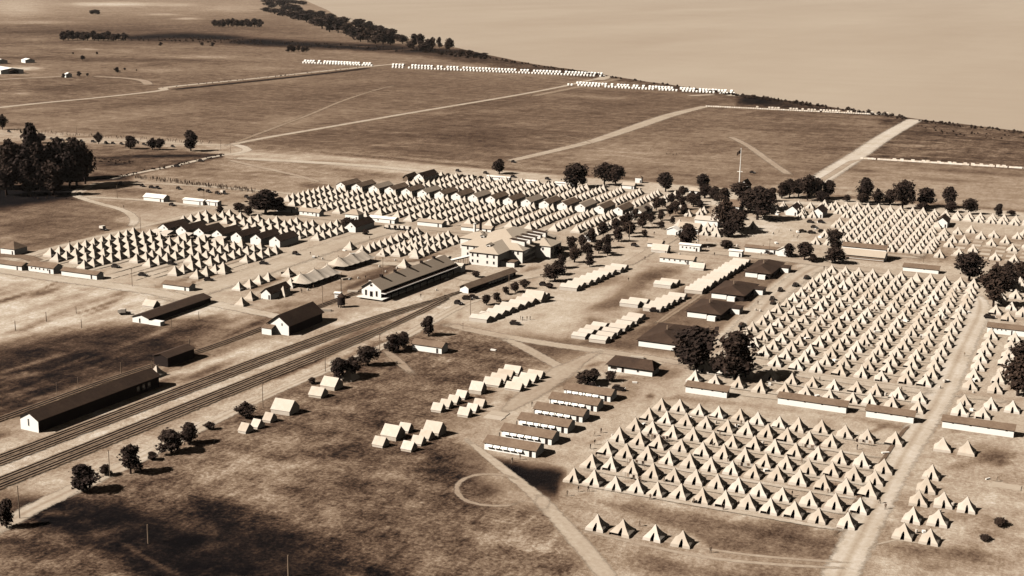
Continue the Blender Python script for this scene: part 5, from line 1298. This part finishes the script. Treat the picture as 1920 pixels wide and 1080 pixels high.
cl = [(17,248,'s',0,'at the far left of the west road line'),(97,262,'s',0,''),(107,263,'s',0,''),(117,264,'o',0,''),(127,264,'s',0,''),(141,265,'s',0,''),(153,266,'s',0,''),(175,267,'s',.3,''),(199,269,'s',0,''),(212,270,'s',0,''),(228,271,'s',0,''),(270,272,'s',0,''),(324,276,'s',0,''),
 (227,347,'s',.1,'alone near the road fork'),(151,366,'s',.9,'driving round the west field bend'),(267,350,'s',0,''),(285,353,'s',.4,''),(296,354,'s',0,''),(335,355,'s',0,''),(377,358,'s',1.3,''),(391,361,'s',0,''),(408,364,'s',0,''),(420,364,'t',0,''),(463,371,'s',0,''),(323,386,'s',.2,'beside the small white hut'),
 (332,313,'s',.5,'on the road by the ditch, left'),(377,303,'s',.5,'on the road by the ditch, right'),(195,432,'t',.2,'alone on the pasture above left camp'),(217,502,'o',0,'at the near edge of left camp'),(268,518,'o',.1,'by the pole at the lower left camp'),(323,497,'s',.2,'beside the short tent row'),
 (392,527,'s',.3,'at the street before left camp, lower'),(495,496,'o',.2,'at the street before left camp, right'),(555,478,'s',.1,'under the shade at left camp corner'),(235,590,'t',.6,'in the streaked field'),(841,330,'s',0,'first behind the centre camp'),(859,322,'s',0,'second behind the centre camp'),(911,326,'s',0,'third behind the centre camp'),
 (868,332,'s',1,'by the tents at top of centre camp'),(880,333,'s',1,'second by the tents at top of centre camp'),(888,333,'s',1,'third by the tents at top of centre camp'),(903,335,'s',1,'fourth by the tents at top of centre camp'),(963,333,'s',.2,'left of the low white hut, top'),(1027,337,'s',0,'on the road belt above centre camp'),(1030,344,'s',0,'below the road belt car'),(1287,357,'s',0,'near the round tree on road belt'),
 (1411,325,'o',0,'alone on the parade field by the flagpole'),(963,305,'s',0,'at the start of the diagonal parade road'),(1500,402,'s',0,'between the pair of halls'),(1505,436,'s',1.0,'in the open square, lower left'),(1520,418,'s',.3,'in the open square, top'),(1540,418,'s',0,'in the open square, top right'),(1527,428,'o',0,'in the open square, middle'),(1522,438,'s',.8,'in the open square, low middle'),(1541,436,'s',1,'in the open square, low right'),
 (730,430,'t',.1,'first of the row by the pale low hut'),(740,431,'t',.1,'second of the row by the pale low hut'),(749,431,'t',.1,'third of the row by the pale low hut'),(758,432,'t',.1,'fourth of the row by the pale low hut'),(768,433,'t',.1,'fifth of the row by the pale low hut'),(726,429,'s',0,'left of the truck row'),
 (860,571,'s',-.3,'left of the platform shelter shadow'),(876,562,'s',.2,'below the kiosk end, left'),(888,560,'s',.2,'below the kiosk end, right'),(966,609,'o',.1,'beside the four standing people'),(1463,546,'s',1.57,'first on the diagonal street beside big camp'),(1448,563,'s',1.57,'second on the diagonal street beside big camp'),(1449,570,'s',1.57,'third on the diagonal street beside big camp'),(1513,523,'s',1.3,'fourth on the diagonal street beside big camp'),(1492,537,'s',1.3,'fifth on the diagonal street beside big camp'),
 (1228,585,'s',.1,'right of the middle ridge tents'),(1253,571,'o',.1,'right of the middle ridge tents, farther'),(1112,728,'s',-.2,'behind the farthest mess shed'),(1160,732,'o',.1,'right of the farthest mess shed'),(1392,613,'s',1.3,'at the near end of big camp street'),(932,496,'s',.1,'at the white wall of the main building'),(1190,462,'s',0,'by the long white canvas tent'),(1438,413,'t',0,'first white one under the central grove'),(1447,413,'t',0,'second white one under the central grove'),(1457,414,'t',0,'third white one under the central grove'),(1395,412,'t',.2,'left of the white trucks, central grove'),(1011,482,'s',.1,'in the yard right of the main building'),(1020,536,'s',0,'by the near avenue bushes'),
 (1855,597,'s',.1,'right of the big camp road'),(1440,476,'s',0,'in front of the long central hut'),(1600,402,'s',0,'right of the pair of halls')]
ci = 0
for x, y, k_, rz, lb in cl:
    p = at(x, y); ci += 1
    if not lb: lb = ('in the west road line, %s from left' if y < 300 else 'below the crowd line, %s in order') % od(ci)
    CARS[k_].put((p[0], p[1], 0), -AZ*0+rz+(-.42 if y < 480 else 0), (1.08, 1.08, 1.08), {'s': 'dark closed car ', 'o': 'dark open car ', 't': 'canvas-covered truck '}[k_]+lb)

# ---------------------------------------------------------------- people
def person_mesh(pose=0, seed=0):
    r = random.Random(seed)
    bm = bpy.data.meshes.new('person')
    st = .16+.1*pose
    V = [(0,0,.95), (0,0,1.2), (0,0,1.42), (0,0,1.53), (0,.01,1.66), (.0,-.1,.9), (st,-.1,.5), (st*.9 - .12*pose,-.1,.06), (0,.1,.9), (-st*.6,.1,.5), (-st,.1,.06),
         (0,-.2,1.4), (.05+.05*pose,-.27,1.12), (.14+.1*pose,-.25,.88), (0,.2,1.4), (-.05,.27,1.12), (.05,.26,.87), (st*.9-.12*pose+.14,-.11,.04), (-st+.14,.11,.04)]
    E_ = [(0,1), (1,2), (2,3), (3,4), (0,5), (5,6), (6,7), (0,8), (8,9), (9,10), (2,11), (11,12), (12,13), (2,14), (14,15), (15,16), (7,17), (10,18)]
    Rr = [.15,.15,.15,.06,.11,.1,.07,.05,.1,.07,.05,.07,.05,.04,.07,.05,.04,.04,.04]
    bm.from_pydata(V, E_, [])
    o = bpy.data.objects.new('tmp', bm); COL.objects.link(o)
    md = o.modifiers.new('s', 'SKIN')
    for i, v in enumerate(bm.skin_vertices[0].data if bm.skin_vertices else []): v.radius = (Rr[i], Rr[i])
    if not bm.skin_vertices:
        bpy.context.view_layer.objects.active = o
    md2 = o.modifiers.new('u', 'SUBSURF'); md2.levels = 1; md2.render_levels = 1
    dg = bpy.context.evaluated_depsgraph_get(); dg.update()
    me = bpy.data.meshes.new_from_object(o.evaluated_get(dg)); me.name = 'person'
    bpy.data.objects.remove(o)
    if len(me.polygons) < 20 or max(abs(v.co.x) for v in me.vertices) > .9: return None
    me.materials.clear(); me.materials.append(M['cloth']); me.materials.append(M['skin'])
    for p in me.polygons: p.material_index = 1 if p.center.z > 1.5 else 0
    return me
PM = []
for s_ in range(3):
    me = bpy.data.meshes.new('tmpskin'); 
    bpy.data.meshes.remove(me)
    try: pm = person_mesh(s_ % 2, s_)
    except Exception as ex: print('person', ex); pm = None
    if pm is None:
        mb = MB()     # fallback: one welded lathe-like figure
        mb.tube((.1,-.1,0), (0,-.1,.85), .07, .1, 7); mb.tube((-.12,.1,0), (0,.1,.85), .07, .1, 7); mb.tube((0,0,.8), (0,0,1.42), .17, .2, 8); mb.tube((0,0,1.42), (0,0,1.55), .07, .07, 6); mb.tube((0,0,1.52), (0,0,1.76), .11, .1, 8)
        mb.tube((0,-.22,1.4), (.08,-.27,.85), .06, .04, 6); mb.tube((0,.22,1.4), (.02,.27,.85), .06, .04, 6); mb.mats = []; pm = mb.data('person'); pm.materials.append(M['cloth'])
    PM.append(pm)
ppl = [(1084,922,'standing before the first front row tent'),(1103,922,'second figure before the front row tents'),(1063,930,'walking on the dusty corner left of the front row'),(1199,987,'standing between the foremost four tents'),(1245,905,'by a front row tent wall'),(1356,957,'bending at a tent door in the front row'),
  (1332,1037,'in dark trousers and white shirt on the lower track'),(976,600,'first of four standing beside the open car'),(980,601,'second of four standing beside the open car'),(988,600,'third of four standing beside the open car'),(994,600,'fourth of four standing beside the open car'),(1178,527,'alone in the middle of the central yard'),
  (1215,823,'between tents in the near right camp'),(1115,834,'near the left edge tents of right camp'),(997,762,'beside the nearest long shed door'),(975,862,'walking on the path below the sheds'),(960,868,'on the path near the dirt ring'),(693,449,'in the street below the small block, left'),(660,460,'in the street near the tents, lower'),(1107,842,'at the left edge of near right camp'),
  (131,457,'alone on the pasture above left camp'),(232,390,'on the west field path'),(1250,290,'first of the group out on the parade field'),(1256,291,'second of the group out on the parade field'),(1262,292,'third of the group out on the parade field'),(1268,291,'fourth of the group out on the parade field'),(1220,282,'alone left of the parade field group'),
  (1235,318,'low on the parade field, near the road belt'),(1430,437,'walking in the open square'),(1325,453,'in front of the four-window building'),(1427,479,'by the long central hut'),(1545,505,'at the corner of the big right camp'),(1808,668,'on the dirt road beside the big right camp'),(1480,585,'on the diagonal street, centre'),(1421,571,'on the diagonal street by the barracks'),
  (1607,843,'among the near right camp tents, upper right'),(1660,955,'beside the road at the right of the front row'),(1868,903,'carrying boards in the right foreground'),(1737,1003,'between the nearest pair, right foreground'),(250,329,'near the ditch road'),(345,309,'first walking on the ditch road'),(350,306,'second walking on the ditch road')]
for i in range(34): ppl.append((rnd.uniform(1420, 1790), rnd.uniform(560, 735), 'among the tents of the big right camp'))
for i in range(26): ppl.append((rnd.uniform(1110, 1650), rnd.uniform(790, 960), 'among the tents of the near right camp'))
for i in range(20): ppl.append((rnd.uniform(560, 860), rnd.uniform(468, 560), 'in the yards by the canopy tents'))
for i in range(24): ppl.append((rnd.uniform(1180, 1560), rnd.uniform(405, 500), 'around the central square'))
for i, (x, y, lb) in enumerate(ppl):
    p = at(x, y); o = mk('person', PM[i % 3], None, (p[0], p[1], 0)); o.rotation_euler = (0, 0, rnd.uniform(0, 6)); o.scale = (1.1, 1.1, 1.08)
    tag(o, 'person '+lb, 'person', 'people in the camp' if i < 42 else 'people '+lb)
# lines of people far off on the west road: reads as one mass
cb = MB()
def fig(x, y):
    p = at(x, y); a = rnd.uniform(0, 3); c_, s_ = math.cos(a), math.sin(a)
    for (x0, y0, z0, x1, y1, z1, r0, r1) in ((.12,-.09,0,0,-.08,.85,.07,.1), (-.12,.09,0,0,.08,.85,.07,.1), (0,0,.8,0,0,1.45,.17,.22), (0,0,1.45,0,0,1.75,.1,.12)):
        cb.tube((p[0]+x0*c_-y0*s_, p[1]+x0*s_+y0*c_, z0), (p[0]+x1*c_-y1*s_, p[1]+x1*s_+y1*c_, z1), r0, r1, 5)
for i in range(240):
    f = rnd.random(); fig(248+230*f+rnd.uniform(-2, 2), 332+27*f+rnd.uniform(-3, 3))
for i in range(110):
    f = rnd.random(); fig(20+380*f, 245+24*f+rnd.uniform(-2, 3))
M['crowd'] = tone_mat('crowd_clothes', .34, .22, .35)
tag(cb.build('crowd', M['crowd']), 'long loose lines of people on the west fields', 'crowd', kind='stuff')

# ---------------------------------------------------------------- small clutter by the tents: barrels, boxes, bundles
bx_ = MB(); bx_.box(-.5, .5, -.35, .35, 0, .55); bx_.box(-.54, .54, -.39, .39, .55, .62); bx = bx_.build('crate', M['whitish']); tag(bx, 'pale crate', 'crate', 'crates between the tents')
br_ = MB(); br_.tube((0,0,0), (0,0,.45), .3, .36, 10); br_.tube((0,0,.45), (0,0,.9), .36, .3, 10); br_.tube((0,0,.9), (0,0,.92), .31, .31, 10); br = br_.build('barrel', M['canvas_white']); tag(br, 'pale barrel', 'barrel', 'barrels between the tents')
cr = [(1207,797),(1342,794),(1382,800),(1430,834),(1436,884),(1660,742),(1690,744),(1472,873),(1627,878),(1786,951),(1732,999),(1762,962),(1822,770),(1815,782),(1443,722),(1440,730),(1475,740),(1148,820),(1292,786),(1718,999),(1640,730),(1762,728),(1532,745)]
for i, (x, y) in enumerate(cr):
    src = (bx, br)[i % 2]
    p = at(x, y); o = src if i < 2 else src.copy()
    if i >= 2: COL.objects.link(o)
    o.location = (p[0], p[1], 0); o.rotation_euler = (0, 0, rnd.uniform(0, 3)); s = rnd.uniform(1.0, 1.5); o.scale = (s, s, s)
    o['label'] = ('small pale crate' if src is bx else 'small pale barrel')+' between tents of the right camps, %s in the list from left block to right' % od(i+1) if False else ('small pale crate' if src is bx else 'small pale barrel')+' on the ground between pyramid tents of the right camps'
for i, (x, y, sx, sy, lb) in enumerate([(925,657,2.0,1.2,'alone in the grass right of the small brown barrack'),(1190,718,1.6,1.0,'below the open-porch barrack'),(1660,850,2.2,1.0,'beside the right road edge'),(1852,899,1.5,.5,'right foreground, thin')]):
    p = at(x, y); o = bx.copy(); COL.objects.link(o); o.location = (p[0], p[1], 0); o.scale = (sx, sy, .7); o.rotation_euler = (0, 0, .3*i); o['label'] = 'pale low crate '+lb; o['group'] = 'stray crates'
for i in range(110):
    if i < 40: x, y = rnd.uniform(560, 850), rnd.uniform(470, 545)
    elif i < 80: x, y = rnd.uniform(1180, 1560), rnd.uniform(395, 480)
    else: x, y = rnd.uniform(1400, 1840), rnd.uniform(560, 740)
    p = at(x, y); src = (bx, br)[i % 2]; o = src.copy(); COL.objects.link(o); o.location = (p[0], p[1], 0); s = rnd.uniform(1, 1.9); o.scale = (s*rnd.uniform(.8, 2.2) if src is bx else s, s, s*.8); o.rotation_euler = (0, 0, rnd.uniform(0, 3))
    w_ = 'in the yard around the big canopy tents' if i < 40 else ('around the huts of the central square' if i < 80 else 'between pyramid tents of the big right camp')
    o['label'] = ('small pale crate ' if src is bx else 'small pale barrel ')+w_; o['group'] = ('crates ' if src is bx else 'barrels ')+w_
# washing lines in the camp streets
wl = thing('washing_line', 'washing line', 'washing line', (0, 0, 0), 0, 'washing lines between the tents')
for x_ in (-2.6, 2.6):
    q = MB(); q.tube((x_, 0, 0), (x_, 0, 1.9), .06, .05, 6); q.build('post', M['wood'], wl)
q = MB(); q.tube((-2.6, 0, 1.8), (2.6, 0, 1.8), .02, .02, 4); q.build('line', M['wood'], wl)
for j_ in range(5):
    q = MB(); x_ = -2.1+j_*.95; q.box(x_, x_+.7, -.02, .02, .8+.1*(j_ % 3), 1.78); q.build('sheet', M['canvas_white' if j_ % 2 else 'cloth'], wl)
WLP = Proto(wl)
for i in range(16):
    if i < 9: p = (rnd.uniform(-118, -54), mv[rnd.randrange(1, 15)]+5.6); w_ = 'washing line between rows of the big right camp'
    else: p = (rnd.uniform(-120, -56), (328.3, 339.8, 351.5, 363, 375, 387)[i % 6]+5.4); w_ = 'washing line between rows of the near right camp'
    WLP.put((p[0], p[1], 0), rnd.uniform(-.2, .2), None, w_, 'washing lines '+w_[13:])
# stacked timber in the yard by the canopy tents
tb = MB()
for k_ in range(3):
    for j_ in range(6-k_): tb.box(-2.4, 2.4, j_*.34-1+.17*k_, j_*.34-.7+.17*k_, k_*.3, k_*.3+.27)
tbo = tb.build('timber_stack', M['pad'])
for i, (x, y, rz, lb) in enumerate([(598,516,.6,'between the two canopy tents'),(575,522,.3,'left of the nearer canopy tent'),(662,548,.2,'left of the warehouse front, near'),(690,540,.1,'left of the warehouse front, far'),(610,583,.4,'below the dark water tank'),(650,524,1.0,'in front of the farther canopy tent'),(535,512,.9,'on the street side of the canopy tents'),(1195,672,.2,'below the nearest dark-roofed barrack')]):
    p = at(x, y); o = tbo if i == 0 else tbo.copy()
    if i: COL.objects.link(o)
    o.location = (p[0], p[1], 0); o.rotation_euler = (0, 0, rz); tag(o, 'pale stacked timber '+lb, 'timber stack', 'stacks of timber')
# far left white buildings
for i, (x0, x1, y, D, h, lb) in enumerate([(-30,56,134,30,5,'long white building at the far left edge'),(-20,17,118,16,4.5,'white roofed building above the long one, far left'),(40,60,117,14,4,'second white building above the long one, far left'),(121,128,145,8,4,'tiny white house far left between small trees'),(12,30,138,12,4,'dark low house under the long white building')]):
    a = at(x0, y); b = at(x1, y)
    hut('farm_building', lb, 'farm building', (a[0], a[1], 0), -AZ, math.hypot(b[0]-a[0], b[1]-a[1]), D, h, h*.5, 'x', 'dark' if 'dark' in lb else 'white', 'roof_dark' if 'dark' in lb else 'white', oh=.5)

# ---------------------------------------------------------------- the air
hz = MB(); hz.box(-31500, 31500, -31500, 31500, -1.0, CH+6)
m, nt, b = new_mat('air'); nt.nodes.remove(b); pv = N(nt, 'ShaderNodeVolumePrincipled'); pv.inputs['Density'].default_value = 0.9e-5; pv.inputs['Color'].default_value = (.95, .84, .72, 1)
nt.links.new(pv.outputs[0], nt.nodes['Material Output'].inputs['Volume'])
tag(hz.build('haze', m), kind='stuff')
# ---------------------------------------------------------------- light, sky, camera
ELEV = math.radians(38); a_s = math.radians(19)
# shadows run to the right and slightly away: direction in the camera heading frame is (cos a, sin a)
sdx, sdy = math.cos(a_s), math.sin(a_s)
c_, s_ = math.cos(AZ), math.sin(AZ)
shx, shy = sdx*c_-sdy*s_, sdx*s_+sdy*c_
sd = (-shx*math.cos(ELEV), -shy*math.cos(ELEV), math.sin(ELEV))      # towards the sun
from mathutils import Vector
sun = bpy.data.lights.new('sun', 'SUN'); sun.energy = 5.0; sun.angle = math.radians(.5); sun.color = (1, .98, .985)
so = bpy.data.objects.new('sun', sun); COL.objects.link(so); so.location = (0, 0, 300)
so.rotation_euler = Vector(sd).to_track_quat('Z', 'Y').to_euler()
w = bpy.data.worlds.new('World'); sc.world = w; w.use_nodes = True; nt = w.node_tree
sky = nt.nodes.new('ShaderNodeTexSky'); sky.sky_type = 'NISHITA'; sky.sun_disc = False; sky.sun_elevation = ELEV
sky.sun_rotation = math.atan2(sd[0], sd[1]); sky.altitude = 150; sky.air_density = .4; sky.dust_density = 0
# the print is a monochrome one taken through a deep yellow-red filter: only the red part of the sky light counts
sp = nt.nodes.new('ShaderNodeSeparateColor'); cb_ = nt.nodes.new('ShaderNodeCombineColor')
nt.links.new(sky.outputs[0], sp.inputs[0])
for i_, g_ in enumerate((1.0, .93, .88)):
    mm_ = nt.nodes.new('ShaderNodeMath'); mm_.operation = 'MULTIPLY'; mm_.inputs[1].default_value = g_; nt.links.new(sp.outputs[0], mm_.inputs[0]); nt.links.new(mm_.outputs[0], cb_.inputs[i_])
bg = nt.nodes['Background']; nt.links.new(cb_.outputs[0], bg.inputs[0]); bg.inputs[1].default_value = .05
cam = bpy.data.cameras.new('camera'); cam.sensor_fit = 'HORIZONTAL'; cam.sensor_width = 36; cam.lens = FL/1920*36
cam.clip_start = 1; cam.clip_end = 80000
co_ = bpy.data.objects.new('camera', cam); COL.objects.link(co_)
from mathutils import Matrix
mt = Matrix(((R[0], U[0], -F[0]), (R[1], U[1], -F[1]), (R[2], U[2], -F[2]))).to_4x4(); mt.translation = (0, 0, CH)
co_.matrix_world = mt; sc.camera = co_
sc.view_settings.view_transform = 'Standard'; sc.view_settings.look = 'None'; sc.view_settings.gamma = 1; sc.view_settings.exposure = .68
sc.cycles.max_bounces = 4; sc.cycles.diffuse_bounces = 0; sc.cycles.glossy_bounces = 2; sc.cycles.transparent_max_bounces = 16
print('objects', len(sc.objects))
